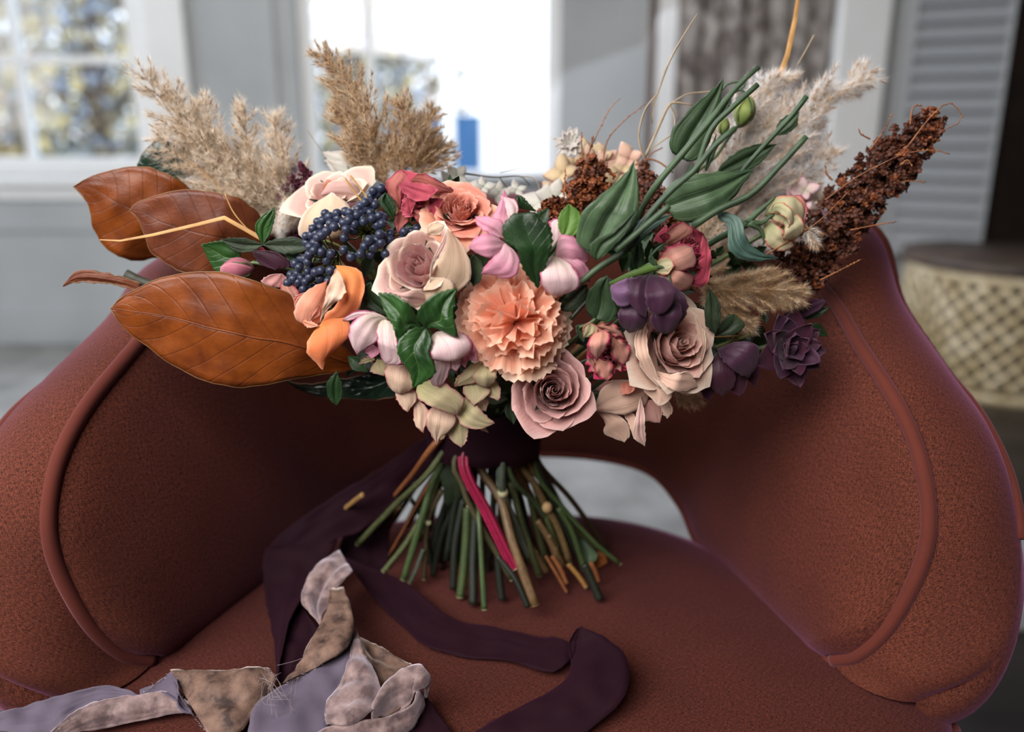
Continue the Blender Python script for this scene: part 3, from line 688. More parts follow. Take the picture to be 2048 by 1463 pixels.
# ---------------- carnation
def carnation(label, K, cpt, rx, axv, N, mats, off, seed=2):
    rr = random.Random(seed); c, Yv = placed(K, cpt, off); rad = rx*mpp(Yv); x, y, z = frame(scr(*axv))
    t = thing('carnation', label, 'flower', c); b = c-z*rad*.55
    for k in range(N):
        f = k/(N-1); ph = 1.62*sqrt(f)*.98; th = k*2.399+rr.uniform(-.25, .25)
        o = (x*cos(th)+y*sin(th)); d = (z*cos(ph)+o*sin(ph)).normalized()
        L = rad*(1.02 if f > .55 else .86+.2*f)*rr.uniform(.84, 1.1); roll = rr.uniform(-.9, .9)*(1-f*.75)
        n0 = (z*sin(ph)-o*cos(ph)); s0 = d.cross(n0).normalized()
        sd = s0*cos(roll)+n0*sin(roll); nn = d.cross(sd).normalized(); p1 = rr.uniform(0, 6); am = rad*(.11-.055*f)
        nu, nv = 16, 8; rows = []; W = rad*(.38+.24*f)*rr.uniform(.85, 1.1)
        for j in range(nv+1):
            v = j/nv; row = []; w_ = W*(.10+.95*v**1.5)
            for i in range(nu+1):
                u = 2*i/nu-1
                zig = (.035 if i % 2 else -.02)*(1 if j == nv else (.4 if j == nv-1 else 0))*rad
                vv = v*(1-.16*u*u*v)
                p = b+d*(L*vv*1.12+zig)+sd*(u*w_)+nn*(am*sin(u*6.5+p1)*v**2+am*.5*sin(u*13+p1*2)*v**3)-n0*0
                p -= z*(rad*.16*f*v**3); row.append(p)
            rows.append(row)
        MB().grid(rows).obj('petal', mats[0 if f < .6 else 1], t)
    hidden_stem(t, b); return t
carnation('large ruffled peach carnation in the middle of the bouquet front', K0, (1034, 632), 108, (.02, .12, 1), 50, [m_carn, m_carn2], -.006)
# ---------------- hellebores
G = 'hellebores in the bouquet'
def hell(label, K, c, pet, off=0, **k): return traced('hellebore', label, 'flower', K, c, pet, G, off, **k)
hell('pale pink edged hellebore nodding left beside the orange rosebud', K6, (620, 740), [
    ([(705, 650), (640, 612), (540, 598), (475, 622), (432, 657)], [(705, 650), (620, 648), (530, 642), (470, 655), (432, 657)], m_pink2, dict(Y=(0, -.006, -.002))),
    ([(690, 640), (570, 618), (485, 680), (476, 770), (520, 862)], [(690, 640), (650, 700), (640, 780), (570, 830), (520, 862)], m_pink2, dict(Y=(0, -.012, -.004), bulge=.009)),
    ([(680, 650), (636, 700), (645, 800), (662, 870), (690, 918)], [(680, 650), (745, 690), (762, 800), (790, 910), (690, 918)], m_pink2, dict(Y=(0, -.016, -.006), bulge=.006)),
    ([(590, 780), (565, 830), (605, 888)], [(590, 780), (660, 840), (605, 888)], m_pink, dict(Y=(0, -.004), bulge=.003)),
    ([(760, 800), (740, 900), (820, 925)], [(760, 800), (820, 860), (820, 925)], m_pink2, dict(Y=(.004, .0), bulge=.003))], -.014)
hell('pink tipped hellebore bell drooping right of the bright green leaves', K6, (1080, 860), [
    ([(985, 735), (955, 790), (960, 860), (975, 890), (1060, 905)], [(985, 735), (1130, 730), (1200, 780), (1190, 850), (1060, 905)], m_pink2, dict(Y=(0, -.018, -.014), bulge=.012)),
    ([(970, 840), (985, 940), (960, 1030), (1010, 1056)], [(970, 840), (1080, 880), (1055, 1000), (1010, 1056)], m_pink2, dict(Y=(-.002, -.004), bulge=.005)),
    ([(1040, 870), (1065, 930), (1115, 962)], [(1040, 870), (1150, 880), (1115, 962)], m_pink2, dict(Y=(0, -.004), bulge=.003)),
    ([(1150, 730), (1170, 820), (1180, 890), (1235, 900)], [(1150, 730), (1215, 790), (1242, 850), (1235, 900)], m_pink, dict(Y=(-.002, -.008), bulge=.005)),
    ([(1140, 860), (1135, 910), (1165, 940)], [(1140, 860), (1185, 880), (1165, 940)], m_pink, dict(Y=(0, -.004), bulge=.002)),
    ([(990, 860), (1000, 930), (1030, 960)], [(990, 860), (1060, 900), (1030, 960)], m_grn, dict(Y=(.004, .004), bulge=.002))], -.014)
hell('faded green and cream hellebore hanging lowest left, over the ribbon', K6, (1010, 1160), [
    ([(870, 1120), (858, 1200), (868, 1280), (916, 1330)], [(870, 1120), (945, 1190), (930, 1270), (916, 1330)], m_grn2, dict(Y=(.004, .0), bulge=.005)),
    ([(1040, 1150), (940, 1200), (935, 1280), (970, 1350), (996, 1402)], [(1040, 1150), (1110, 1230), (1095, 1300), (1030, 1350), (996, 1402)], m_grn2, dict(Y=(0, -.010, -.004), bulge=.006)),
    ([(1130, 1230), (1065, 1310), (1080, 1370), (1142, 1416)], [(1130, 1230), (1185, 1300), (1178, 1370), (1142, 1416)], m_grn, dict(Y=(0, -.002), bulge=.004)),
    ([(1130, 1110), (1110, 1210), (1160, 1290), (1260, 1305), (1342, 1270)], [(1130, 1110), (1210, 1140), (1280, 1210), (1342, 1270)], m_grn, dict(Y=(0, -.010, -.006), bulge=.006)),
    ([(880, 1040), (885, 1120), (960, 1170), (1050, 1205), (1120, 1222)], [(880, 1040), (990, 1010), (1090, 1060), (1165, 1130), (1120, 1222)], m_grn, dict(Y=(-.004, -.020, -.014), bulge=.009)),
    ([(1010, 1330), (1000, 1370), (1040, 1365)], [(1010, 1330), (1050, 1330), (1040, 1365)], m_grn, dict(Y=(.006, .004), bulge=.002)),
    ([(1210, 1290), (1260, 1310), (1305, 1328)], [(1210, 1290), (1270, 1270), (1305, 1328)], m_grn2, dict(Y=(.006, .004), bulge=.002))], -.016)
hell('pale pink and cream hellebore left of the faded green one', K6, (780, 1020), [
    ([(800, 930), (700, 930), (690, 1000), (725, 1070), (780, 1100)], [(800, 930), (860, 980), (860, 1060), (780, 1100)], m_grn2, dict(Y=(0, -.010, -.004), bulge=.008)),
    ([(760, 1050), (750, 1110), (790, 1180), (822, 1205)], [(760, 1050), (860, 1070), (870, 1140), (822, 1205)], m_grn2, dict(Y=(0, -.004), bulge=.005)),
    ([(640, 890), (600, 960), (680, 990)], [(640, 890), (720, 900), (680, 990)], m_grn, dict(Y=(.006, .004), bulge=.004)),
    ([(620, 860), (560, 880), (530, 920)], [(620, 860), (620, 900), (530, 920)], m_grn, dict(Y=(.01, .01), bulge=.002))], -.008)
hell('olive cream hellebore tucked under the left rim of the carnation', K6, (1240, 1010), [
    ([(1290, 893), (1190, 930), (1130, 990), (1102, 1052)], [(1290, 893), (1290, 960), (1210, 1030), (1102, 1052)], m_grn, dict(Y=(0, -.008, -.002), bulge=.006)),
    ([(1180, 960), (1120, 990), (1100, 1040)], [(1180, 960), (1170, 1020), (1100, 1040)], m_grn, dict(Y=(-.002, -.004), bulge=.003)),
    ([(1300, 895), (1215, 980), (1240, 1040), (1300, 1062)], [(1300, 895), (1350, 960), (1345, 1020), (1300, 1062)], m_grn, dict(Y=(-.004, -.014, -.008), bulge=.006)),
    ([(1200, 1010), (1150, 1070), (1175, 1120), (1216, 1166)], [(1200, 1010), (1300, 1050), (1310, 1100), (1216, 1166)], m_grn, dict(Y=(-.002, -.008), bulge=.005)),
    ([(1320, 960), (1290, 1060), (1310, 1110), (1362, 1136)], [(1320, 960), (1365, 1050), (1380, 1100), (1362, 1136)], m_grn, dict(Y=(.0, -.004), bulge=.004)),
    ([(1250, 1140), (1230, 1190), (1290, 1200)], [(1250, 1140), (1310, 1130), (1290, 1200)], m_grn2, dict(Y=(.006, .004), bulge=.003))], -.006)
hell('bright pink hellebore left of the large folded dark leaf', K6, (1340, 190), [
    ([(1400, 180), (1330, 70), (1360, -20), (1398, -122), ], [(1400, 180), (1440, 60), (1425, -60), (1398, -122)], m_pink, dict(Y=(0, .010, .012), bulge=.006)),
    ([(1400, 170), (1310, 140), (1240, 90), (1226, 38)], [(1400, 170), (1390, 80), (1320, 40), (1226, 38)], m_pink, dict(Y=(-.002, -.004, .004), bulge=.006)),
    ([(1405, 195), (1320, 140), (1230, 160), (1188, 225)], [(1405, 195), (1370, 270), (1270, 275), (1188, 225)], m_pink, dict(Y=(-.004, -.012, -.004), bulge=.008)),
    ([(1405, 200), (1320, 290), (1280, 340), (1262, 378)], [(1405, 200), (1480, 270), (1485, 350), (1430, 400), (1262, 378)], m_pink, dict(Y=(-.006, -.012, -.004), bulge=.009)),
    ([(1440, 120), (1420, 40), (1400, -30), (1370, -90)], [(1440, 120), (1480, 20), (1460, -60), (1370, -90)], m_pink2, dict(Y=(.004, .012), bulge=.004))], -.006)
hell('pink hellebore with ribbed petals right of the large folded dark leaf', K7, (510, 340), [
    ([(430, 260), (415, 160), (420, 60), (490, 55)], [(430, 260), (500, 180), (510, 90), (490, 55)], m_pink2, dict(Y=(.006, .010), bulge=.004)),
    ([(450, 280), (480, 150), (570, 170), (620, 235), (655, 288)], [(450, 280), (540, 320), (610, 320), (655, 288)], m_pink, dict(Y=(0, -.006, .004), bulge=.006)),
    ([(470, 270), (560, 350), (600, 410), (658, 430)], [(470, 270), (590, 290), (645, 350), (658, 430)], m_pink, dict(Y=(-.002, -.006, .0), bulge=.005)),
    ([(430, 270), (370, 350), (362, 420), (395, 480), (450, 506)], [(430, 270), (540, 320), (595, 430), (550, 485), (450, 506)], m_pink2, dict(Y=(-.004, -.018, -.008), bulge=.010))], -.006)
hell('plum purple hellebore nodding over the blush pink open rose', K7, (1010, 540), [
    ([(1100, 410), (1180, 470), (1235, 540), (1230, 620), (1180, 690)], [(1100, 410), (1120, 500), (1120, 600), (1180, 690)], m_purp, dict(Y=(.004, -.004, .0), bulge=.006)),
    ([(900, 540), (830, 600), (835, 680), (890, 732)], [(900, 540), (1000, 600), (980, 700), (890, 732)], m_purp, dict(Y=(.0, -.008, .0), bulge=.008)),
    ([(1110, 520), (1020, 630), (1030, 690), (1060, 720), (1110, 738)], [(1110, 520), (1190, 560), (1200, 640), (1160, 710), (1110, 738)], m_purp, dict(Y=(-.004, -.014, -.006), bulge=.006)),
    ([(1000, 385), (900, 420), (880, 520), (930, 600), (990, 640)], [(1000, 385), (1020, 470), (1010, 560), (990, 640)], m_purp, dict(Y=(-.002, -.014, -.014), bulge=.006)),
    ([(1010, 385), (985, 480), (1000, 580), (1050, 626)], [(1010, 385), (1120, 420), (1170, 500), (1120, 600), (1050, 626)], m_purp, dict(Y=(-.002, -.020, -.018), bulge=.008)),
    ([(960, 400), (880, 405), (820, 430), (778, 460)], [(960, 400), (920, 520), (860, 575), (800, 540), (778, 460)], m_purpl, dict(Y=(0, -.010, -.002), bulge=.006))], -.018)
hell('dark plum hellebore with ribbed top petal low at the right', K8, (760, 960), [
    ([(640, 840), (590, 940), (600, 1080), (650, 1145)], [(640, 840), (690, 960), (690, 1080), (650, 1145)], m_dpurp, dict(Y=(0, -.004), bulge=.006)),
    ([(700, 850), (640, 940), (660, 1050), (730, 1110)], [(700, 850), (790, 900), (800, 1040), (730, 1110)], m_dpurp, dict(Y=(-.002, -.012, -.006), bulge=.008)),
    ([(790, 900), (780, 1000), (790, 1080), (830, 1110)], [(790, 900), (880, 960), (870, 1070), (830, 1110)], m_dpurp, dict(Y=(.0, -.006), bulge=.004)),
    ([(700, 830), (740, 900), (820, 970), (890, 1000)], [(700, 830), (800, 790), (930, 800), (945, 900), (890, 1000)], m_purp, dict(Y=(-.006, -.020, -.010), bulge=.009)),
    ([(900, 900), (880, 1000), (930, 1060)], [(900, 900), (960, 940), (930, 1060)], m_dpurp, dict(Y=(.004, .004), bulge=.003))], -.020)
# double dark plum hellebore: three rings of pointed petals
def ring_flower(label, K, cpt, radpx, axv, rings, off, name, seed=4, mat=m_dpurp, mat2=None, group=G, wid=.3):
    rr = random.Random(seed); c, Yv = placed(K, cpt, off); rad = radpx*mpp(Yv); x, y, z = frame(scr(*axv))
    t = thing(name, label, 'flower', c, group)
    for (n, ph, L, cup) in rings:
        for i in range(n):
            th = 2*pi*i/n+ph*1.7+rr.uniform(-.12, .12); o = x*cos(th)+y*sin(th); s = z.cross(o); rows = []; l = L*rr.uniform(.88, 1.1)
            pp = ph+rr.uniform(-.12, .12)
            for j in range(9):
                v = j/8; w_ = rad*wid*l*(sin(pi*(.06+.94*v**.8)))**.75
                a = pp+cup*(v-.3); ctr_ = c+(o*sin(pp)*l*v+z*cos(pp)*l*v)*rad + (z*cos(a)*0+z*cup*.18*v*v)*rad
                nrm = (z*sin(pp)-o*cos(pp))
                rows.append([ctr_+s*(w_*u)+nrm*(rad*.09*u*u)+z*rad*.02*noise.noise(V(u*3, v*3, th*5)) for u in (-1, -.6, -.2, .2, .6, 1)])
            MB().grid(rows).obj('petal', (mat2 if mat2 and i % 3 == 0 else mat), t, solid=.0004)
    return t, c, rad, (x, y, z)
t, c, rad, fr = ring_flower('double dark plum hellebore at the right edge, above the chair arm', K8, (1120, 830), 80, (.1, .05, 1), [(9, 1.35, 1.0, .5), (8, 1.0, .9, .5), (6, .6, .72, .3), (4, .25, .5, .1)], -.014, 'hellebore', wid=.36, mat2=m_purp)
for A, B in [([(1080, 640), (1100, 690), (1170, 710), (1225, 660)], [(1080, 640), (1130, 600), (1220, 570), (1225, 660)]), ([(1180, 600), (1200, 640), (1300, 600), (1350, 540)], [(1180, 600), (1240, 540), (1300, 530), (1350, 540)])]:
    Yq = YF(1570, 690); patch(K8, A, B, [Yq+.0, Yq+.004]).obj('petal', m_purp, t, solid=.0004)
hidden_stem(t, c+V(0, .02, 0))
# ---------------- dried crimson edged blooms, cream lisianthus
t, c, Y0, rd = rose_thing('pink lisianthus with crimson crinkled edges above the plum hellebore', K7, (1235, 265), 50, (.45, .30, .75), 15, [m_dry, m_dry2], -.004, name='lisianthus', group='lisianthus in the bouquet', cal=False, seed=21, openv=.35, depth=1.25, crinkle=.05, pointy=.0, mi=lambda i, t: 0)
for A, B, m, kw in [
    ([(1050, 340), (1080, 420), (1180, 478), (1250, 470)], [(1050, 340), (1180, 340), (1270, 400), (1250, 470)], m_dry, dict(Y=(-.006, -.016, -.004), bulge=.008)),
    ([(1060, 330), (1110, 230), (1200, 200), (1270, 220)], [(1060, 330), (1180, 370), (1290, 330), (1270, 220)], m_dry, dict(Y=(-.006, -.020, -.010), bulge=.008)),
    ([(1110, 210), (1090, 150), (1150, 90), (1210, 70)], [(1110, 210), (1200, 180), (1280, 120), (1210, 70)], m_dry2, dict(Y=(-.004, -.010), bulge=.006)),
    ([(1100, 190), (1070, 150), (1110, 130)], [(1100, 190), (1140, 160), (1110, 130)], m_crim, dict(Y=(-.012, -.016), bulge=.003)),
    ([(1230, 430), (1330, 460), (1370, 380), (1375, 260), (1330, 150)], [(1230, 430), (1290, 380), (1310, 260), (1330, 150)], m_crim, dict(Y=(-.006, -.006), bulge=.006, ruf=.003, nv=18)),
    ([(1260, 90), (1330, 140), (1370, 230), (1385, 330)], [(1260, 90), (1270, 160), (1320, 240), (1385, 330)], m_crim, dict(Y=(-.004, .0), bulge=.004, ruf=.003, nv=16)),
    ([(1040, 340), (1060, 370), (1120, 385), (1160, 330)], [(1040, 340), (1080, 290), (1130, 280), (1160, 330)], m_lis, dict(Y=(-.014, -.024), bulge=.004, nm='petal')),
    ([(1060, 140), (1040, 180), (1100, 200)], [(1060, 140), (1120, 90), (1100, 200)], m_crim, dict(Y=(.0, .0), bulge=.004))]:
    Ys = kw.pop('Y'); kw.pop('nm', 0); patch(K7, A, B, [Y0+y for y in Ys], **kw).obj('petal', m, t, solid=.0005)
for a in ([(1050, 330), (1010, 290), (1060, 230), (1105, 200)], [(1050, 335), (1110, 350), (1130, 400), (1145, 470)], [(1050, 330), (1020, 260), (1030, 230)]):
    MB().tube(cat([pt(K7, q, Y0-.02) for q in a], 8), [.0016, .0007], 5).obj('sepal', l_lis2, t)
MB().tube(cat([pt(K7, q, Y0-.014+d) for q, d in (((1060, 325), -.004), ((980, 355), 0), ((880, 395), .004), ((780, 445), .012))], 10), [.0042, .0026, .0024], 8).obj('flower_stalk', plain('bright_stalk', '66863f', .45), t)
t, c, Y0, rd = rose_thing('withered blush bloom with dark crimson edges between carnation and blush rose', K7, (770, 850), 50, (-.1, .1, 1), 15, [m_dry2, m_dry], -.006, name='dried_rose', group=None, cal=False, seed=31, openv=.5, depth=.9, crinkle=.10, pointy=.0, mi=lambda i, t: i % 2)
for A, B, m, kw in [
    ([(700, 700), (640, 800), (660, 860), (700, 900)], [(700, 700), (770, 740), (750, 820), (700, 900)], m_dry, dict(Y=(-.010, -.022, -.014), bulge=.004)),
    ([(620, 760), (615, 700), (650, 670)], [(620, 760), (690, 740), (695, 690), (650, 670)], m_lis, dict(Y=(-.012, -.020), bulge=.005)),
    ([(700, 690), (770, 670), (830, 700), (860, 760)], [(700, 690), (740, 720), (800, 750), (860, 760)], m_dry2, dict(Y=(-.012, -.008), bulge=.004, ruf=.003)),
    ([(680, 880), (690, 980), (760, 1020)], [(680, 880), (780, 900), (790, 980), (760, 1020)], m_dry2, dict(Y=(-.008, -.010), bulge=.006, ruf=.003)),
    ([(790, 760), (780, 860), (830, 920), (880, 900)], [(790, 760), (870, 780), (900, 840), (880, 900)], m_dry2, dict(Y=(-.010, -.006), bulge=.005, ruf=.003)),
    ([(620, 790), (580, 740), (570, 690), (620, 680)], [(620, 790), (640, 740), (650, 700), (620, 680)], l_sage, dict(Y=(-.004, -.004), bulge=.002))]:
    Ys = kw.pop('Y'); patch(K7, A, B, [Y0+y for y in Ys], **kw).obj('petal', m, t, solid=.0005)
t, c, Y0, rd = rose_thing('cream green lisianthus with pink rims reaching right before the brown seed spike', K4, (590, 1250), 40, (.7, .1, .35), 13, [m_lis, m_lis], .0, name='lisianthus', group='lisianthus in the bouquet', cal=False, seed=41, openv=.5, depth=1.3, crinkle=.03, pointy=.0)
for A, B, m, kw in [
    ([(450, 1230), (430, 1330), (480, 1420), (590, 1434), (640, 1400)], [(450, 1230), (540, 1270), (600, 1330), (640, 1400)], m_lis, dict(Y=(-.006, -.016, -.010), bulge=.006, ruf=.002, nv=22)),
    ([(440, 1200), (520, 1240), (620, 1280), (700, 1290)], [(440, 1200), (500, 1080), (640, 1060), (705, 1150), (700, 1290)], m_lis, dict(Y=(-.006, -.018, -.006), bulge=.007, ruf=.002, nv=22)),
    ([(470, 1180), (560, 1190), (600, 1250), (560, 1330)], [(470, 1180), (520, 1110), (600, 1130), (640, 1230), (560, 1330)], m_lis, dict(Y=(-.012, -.028, -.018), bulge=.004, ruf=.002, nv=20)),
    ([(600, 1080), (640, 1120), (700, 1180), (710, 1260)], [(600, 1080), (680, 1060), (730, 1140), (710, 1260)], m_dry, dict(Y=(-.008, -.012), bulge=.004, ruf=.002)),
    ([(560, 1200), (580, 1290), (560, 1350), (640, 1370)], [(560, 1200), (680, 1200), (710, 1290), (640, 1370)], m_lis, dict(Y=(-.012, -.024, -.014), bulge=.006))]:
    Ys = kw.pop('Y'); patch(K4, A, B, [Y0+y for y in Ys], **kw).obj('petal', m, t, solid=.0005)
for a in ([(330, 1235), (400, 1170), (470, 1110), (520, 1060)], [(335, 1240), (420, 1250), (470, 1210), (540, 1170)], [(330, 1250), (410, 1290), (440, 1370), (430, 1400)], [(330, 1240), (380, 1190), (450, 1150)]):
    MB().tube(cat([pt(K4, q, Y0-.014) for q in a], 8), [.003, .0007], 6).obj('sepal', l_lis2, t)
MB().tube(cat([pt(K4, q, Y0+d) for q, d in (((345, 1240), -.010), ((250, 1290), -.01), ((130, 1350), 0), ((30, 1414), .01), ((-100, 1500), .03))], 12), [.0034, .0022], 8).obj('flower_stalk', l_lis, t)
# buds
def bud(label, K, p, r, ax, lens, off, mat, stalk=None, petmat=None, n=4, group='unopened buds in the bouquet'):
    c, Yv = placed(K, p, off); t = thing('flower_bud', label, 'bud', c, group); x, y, z = frame(scr(*ax)); r = r*mpp(Yv)
    for k in range(n):
        rows = []
        for j in range(9):
            v = j/8; rr_ = r*(sin(pi*(.04+.92*v)))**.8; th0 = 2*pi*k/n
            rows.append([c+z*(v-.5)*r*lens*2+(x*cos(th0+u*1.1+v*.7)+y*sin(th0+u*1.1+v*.7))*rr_*(1+.10*u) for u in (-1, -.5, 0, .5, 1)])
        MB().grid(rows).obj('petal', petmat or mat, t, solid=.0005)
    if stalk:
        MB().tube(cat([c-z*r*lens*.9]+[pt(K, q, Yv+.004) for q in stalk], 10), [.0018, .0016], 6).obj('stalk', stemg, t)
        for k in range(4):
            th = k*pi/2; o = x*cos(th)+y*sin(th); b = c-z*r*lens*.95
            MB().tube([b, b+o*r*.8+z*r*.5, b+o*r*1.05+z*r*lens*1.2], [.0012, .0004], 4).obj('sepal', stemg, t)
    return t
budm = petal_mat('green_bud_petal', '8c9a52', '5f7a38', 'a8b070', .3, .3, .25)
bud('fat green lisianthus bud under the curled tendril', K3, (1535, 490), 20, (.28, 1, .2), 1.45, .02, budm, [(1470, 600), (1400, 700), (1330, 800), (1200, 905)])
bud('small green bud between the upright heart leaf and the fat bud', K3, (1392, 590), 11, (.12, 1, .2), 1.5, .015, budm, [(1350, 690), (1310, 800), (1265, 890)])
bud('dusty pink bud lying on the front magnolia leaf', K5, (1165, 365), 22, (-1, -.05, .2), 1.5, .0, m_mauve, [(1230, 322), (1350, 340), (1500, 372), (1620, 400)], petmat=petal_mat('pink_bud_petal', 'b46878', '8c4458', 'd08a98', .3, .3, .25))
bud('tiny magenta bud above the dusty pink bud', K5, (1310, 262), 8, (0, -1, .3), 1.3, .02, m_crim, None)
traced('hellebore', 'dark mauve hellebore in the shade behind the dusty pink bud', 'flower', K5, (1410, 440), [
    ([(1440, 395), (1370, 400), (1310, 440), (1380, 480)], [(1440, 395), (1470, 420), (1460, 470), (1380, 480)], m_mauve, dict(Y=(0, 0))),
    ([(1440, 420), (1430, 500), (1480, 560), (1520, 580)], [(1440, 420), (1520, 470), (1560, 540), (1520, 580)], m_dry2, dict(Y=(0, -.004), bulge=.006)),
    ([(1250, 250), (1300, 330), (1400, 370)], [(1250, 250), (1400, 260), (1500, 340), (1400, 370)], m_dpurp, dict(Y=(.01, .01), bulge=.006))], G, .004)

# ---------------- leaves
GL = 'leaves in the bouquet'
def leaf(label, K, A, B, mat, off=0, Y=(0, 0), Yb=None, name='leaf', group=GL, stalk=None, **k):
    a, b = pk(K, A[len(A)//2]); Y0 = YF(a, b)+off; p0 = P(*pk(K, A[0]), Y0)
    d = dict(bulge=.003, gutter=.002); d.update(k)
    m = patch(K, A, B, [Y0+y for y in Y], None if Yb is None else [Y0+y for y in Yb], **d)
    if stalk:
        t = thing(name, label, 'leaf', p0, group); m.obj('blade', mat, t, solid=.0006)
        MB().tube(cat([P(*pk(K, q), Y0+interp(Y, 0)+.003) for q in stalk], 8), .0016, 6).obj('stalk', stemg, t); return t
    o = m.obj(name, mat, None, solid=.0006); return tag(o, label, 'leaf', group)
GM = 'magnolia leaves at the left'
def magnolia(label, K, A, B, rib, mat, off, Y, Yb=None, **k):
    a, b = pk(K, A[len(A)//2]); Y0 = YF(a, b)*0+off; p0 = P(*pk(K, A[0]), Y0+Y[0])
    t = thing('magnolia_leaf', label, 'leaf', p0, GM)
    d = dict(bulge=.007, gutter=.0, nu=16, nv=30, wob=.0012); d.update(k)
    patch(K, A, B, [Y0+y for y in Y], None if Yb is None else [Y0+y for y in Yb], **d).obj('blade', mat, t, solid=.0009)
    rimc = plain('leaf_rim', '6e4c28', .5) if 'leaf_rim' not in bpy.data.materials else bpy.data.materials['leaf_rim']
    dg = bpy.context.evaluated_depsgraph_get()
    bl = t.children[0] if t.children else None
    nu, nv = d['nu'], d['nv']; vs = [v.co+t.location for v in [o for o in bpy.data.objects if o.parent == t][0].data.vertices]
    edge = [vs[j*(nu+1)] for j in range(nv+1)]+[vs[j*(nu+1)+nu] for j in range(nv, -1, -1)]
    MB().tube(edge, .0006, 5, False).obj('leaf_rim', rimc, t)
    if rib:
        c_ = (nu//2); ribp = [vs[j*(nu+1)+c_]-FW*.0004 for j in range(nv+1)]
        MB().tube(ribp, [.0014, .0005], 6).obj('midrib', mat, t)
    return t
magnolia('largest brown magnolia leaf in front, pointing left over the chair arm', K5, [(1930, 975), (1830, 850), (1550, 560), (1350, 470), (1150, 402), (900, 383), (640, 440), (450, 540), (378, 612)],
         [(1930, 975), (1800, 1000), (1600, 1030), (1350, 1078), (1150, 1092), (900, 1035), (640, 870), (470, 740), (378, 612)], True, l_mag, .665, (.03, .0, -.01, 0, .0), bulge=.012)
magnolia('small curled magnolia leaf tip poking out at far left', K5, [(560, 510), (480, 480), (350, 452), (220, 445), (140, 450), (82, 472)], [(560, 455), (470, 420), (350, 392), (240, 374), (150, 390), (82, 472)], False, l_mag2, .70, (.0, 0), bulge=.004)
magnolia('brown magnolia leaf furthest back at the left with its tip pointing out', K1, [(760, 1480), (560, 1500), (420, 1440), (340, 1360), (290, 1250), (265, 1120), (162, 1000)],
         [(1100, 1200), (950, 1010), (830, 930), (680, 872), (500, 876), (300, 925), (162, 1000)], True, l_mag, .755, (.02, 0, 0, 0), bulge=.010)
magnolia('reddish brown magnolia leaf in the middle of the left trio', K1, [(1400, 1560), (1000, 1600), (720, 1470), (650, 1330), (600, 1220), (545, 1166)],
         [(1500, 1300), (1380, 1140), (1250, 1070), (1100, 1040), (920, 1024), (760, 1050), (600, 1110), (545, 1166)], False, l_mag2, .725, (.02, 0, 0, 0), bulge=.008)
magnolia('glossy dark green magnolia leaf behind the feathery reed at the left', K1, [(900, 960), (700, 900), (600, 880), (640, 770), (715, 690)], [(1000, 900), (960, 780), (860, 720), (780, 690), (715, 690)], False,
         leaf_mat('magnolia_glossy_green', '23382c', '101c16', '3c5a44', .15, .05, 8, .02), .79, (0, 0), bulge=.008)
magnolia('glossy dark green magnolia leaf in shadow beneath the front brown leaf', K6, [(640, 930), (560, 980), (430, 1010), (200, 1040), (60, 1000)], [(760, 1110), (600, 1130), (430, 1120), (250, 1100), (60, 1000)], False,
         bpy.data.materials['magnolia_glossy_green'], .72, (0, 0), bulge=.008)
MB().tube(cat([pt(K5, q, .72) for q in ((470, 395), (560, 440), (680, 480), (900, 560), (1200, 640))], 12), [.0045, .004], 8).obj('magnolia_twig', plain('magnolia_bark', '4b4a3c', .6, '2e2e26', 40), None)
tag(bpy.data.objects['magnolia_twig'], 'grey brown magnolia twig between the leaves at far left', 'twig')
# hellebore leaves
leaf('large folded dark green serrated leaf between the two pink hellebores', K7, [(345, 466), (255, 350), (225, 240), (150, 188), (138, 90), (200, 20)], [(345, 466), (400, 310), (432, 200), (420, 100), (360, 60), (330, 10)], l_dgreen, -.022, (0, -.006, -.004), serr=.0012, nv=26, bulge=.006)
leaf('curled white rimmed green leaf tip above the large folded dark leaf', K2, [(1700, 1150), (1660, 1100), (1690, 1060)], [(1820, 1170), (1780, 1130), (1730, 1075), (1690, 1060)], l_dgreen, .004, (0, 0), bulge=.005)
leaf('bright green pointed leaf right of the trio of serrated leaves', K6, [(935, 705), (885, 650), (890, 590), (970, 508), (1050, 478), (1116, 468)], [(935, 705), (1010, 708), (1080, 745), (1125, 748), (1095, 640), (1102, 540), (1116, 468)], l_green, -.026, (0, -.008, -.002), serr=.0008, nv=22)
leaf('glossy green serrated leaf pointing up left over the pale hellebore', K6, [(900, 700), (870, 630), (830, 560), (740, 500), (646, 495)], [(900, 700), (830, 700), (768, 790), (735, 690), (690, 610), (646, 495)], l_green, -.026, (0, -.008, 0), serr=.001, nv=24)
leaf('long green leaf hanging down between the pale hellebore and the pink bell', K6, [(930, 700), (850, 705), (765, 780), (768, 870), (830, 960), (855, 1062)], [(930, 700), (970, 780), (952, 860), (992, 960), (930, 1020), (855, 1062)], l_green, -.034, (0, -.008, -.004), serr=.001, nv=24)
leaf('dark green leaf behind the glossy serrated leaf, right of the orange rosebud', K6, [(720, 630), (600, 610), (525, 560), (545, 470), (600, 430)], [(720, 630), (710, 560), (660, 490), (600, 430)], l_dgreen, -.004, (0, 0))
leaf('small fresh green leaf upright over the magnolia leaves', K1, [(1455, 1400), (1405, 1300), (1425, 1225), (1532, 1140)], [(1455, 1400), (1500, 1320), (1530, 1230), (1532, 1140)], l_green, -.02, (0, 0))
leaf('serrated green leaf over the middle magnolia leaf, beside the pink bud', K5, [(1190, 330), (1170, 230), (1080, 188), (940, 212)], [(1190, 330), (1110, 345), (1045, 390), (985, 310), (940, 212)], l_green, -.006, (0, -.004), serr=.001, nv=20)
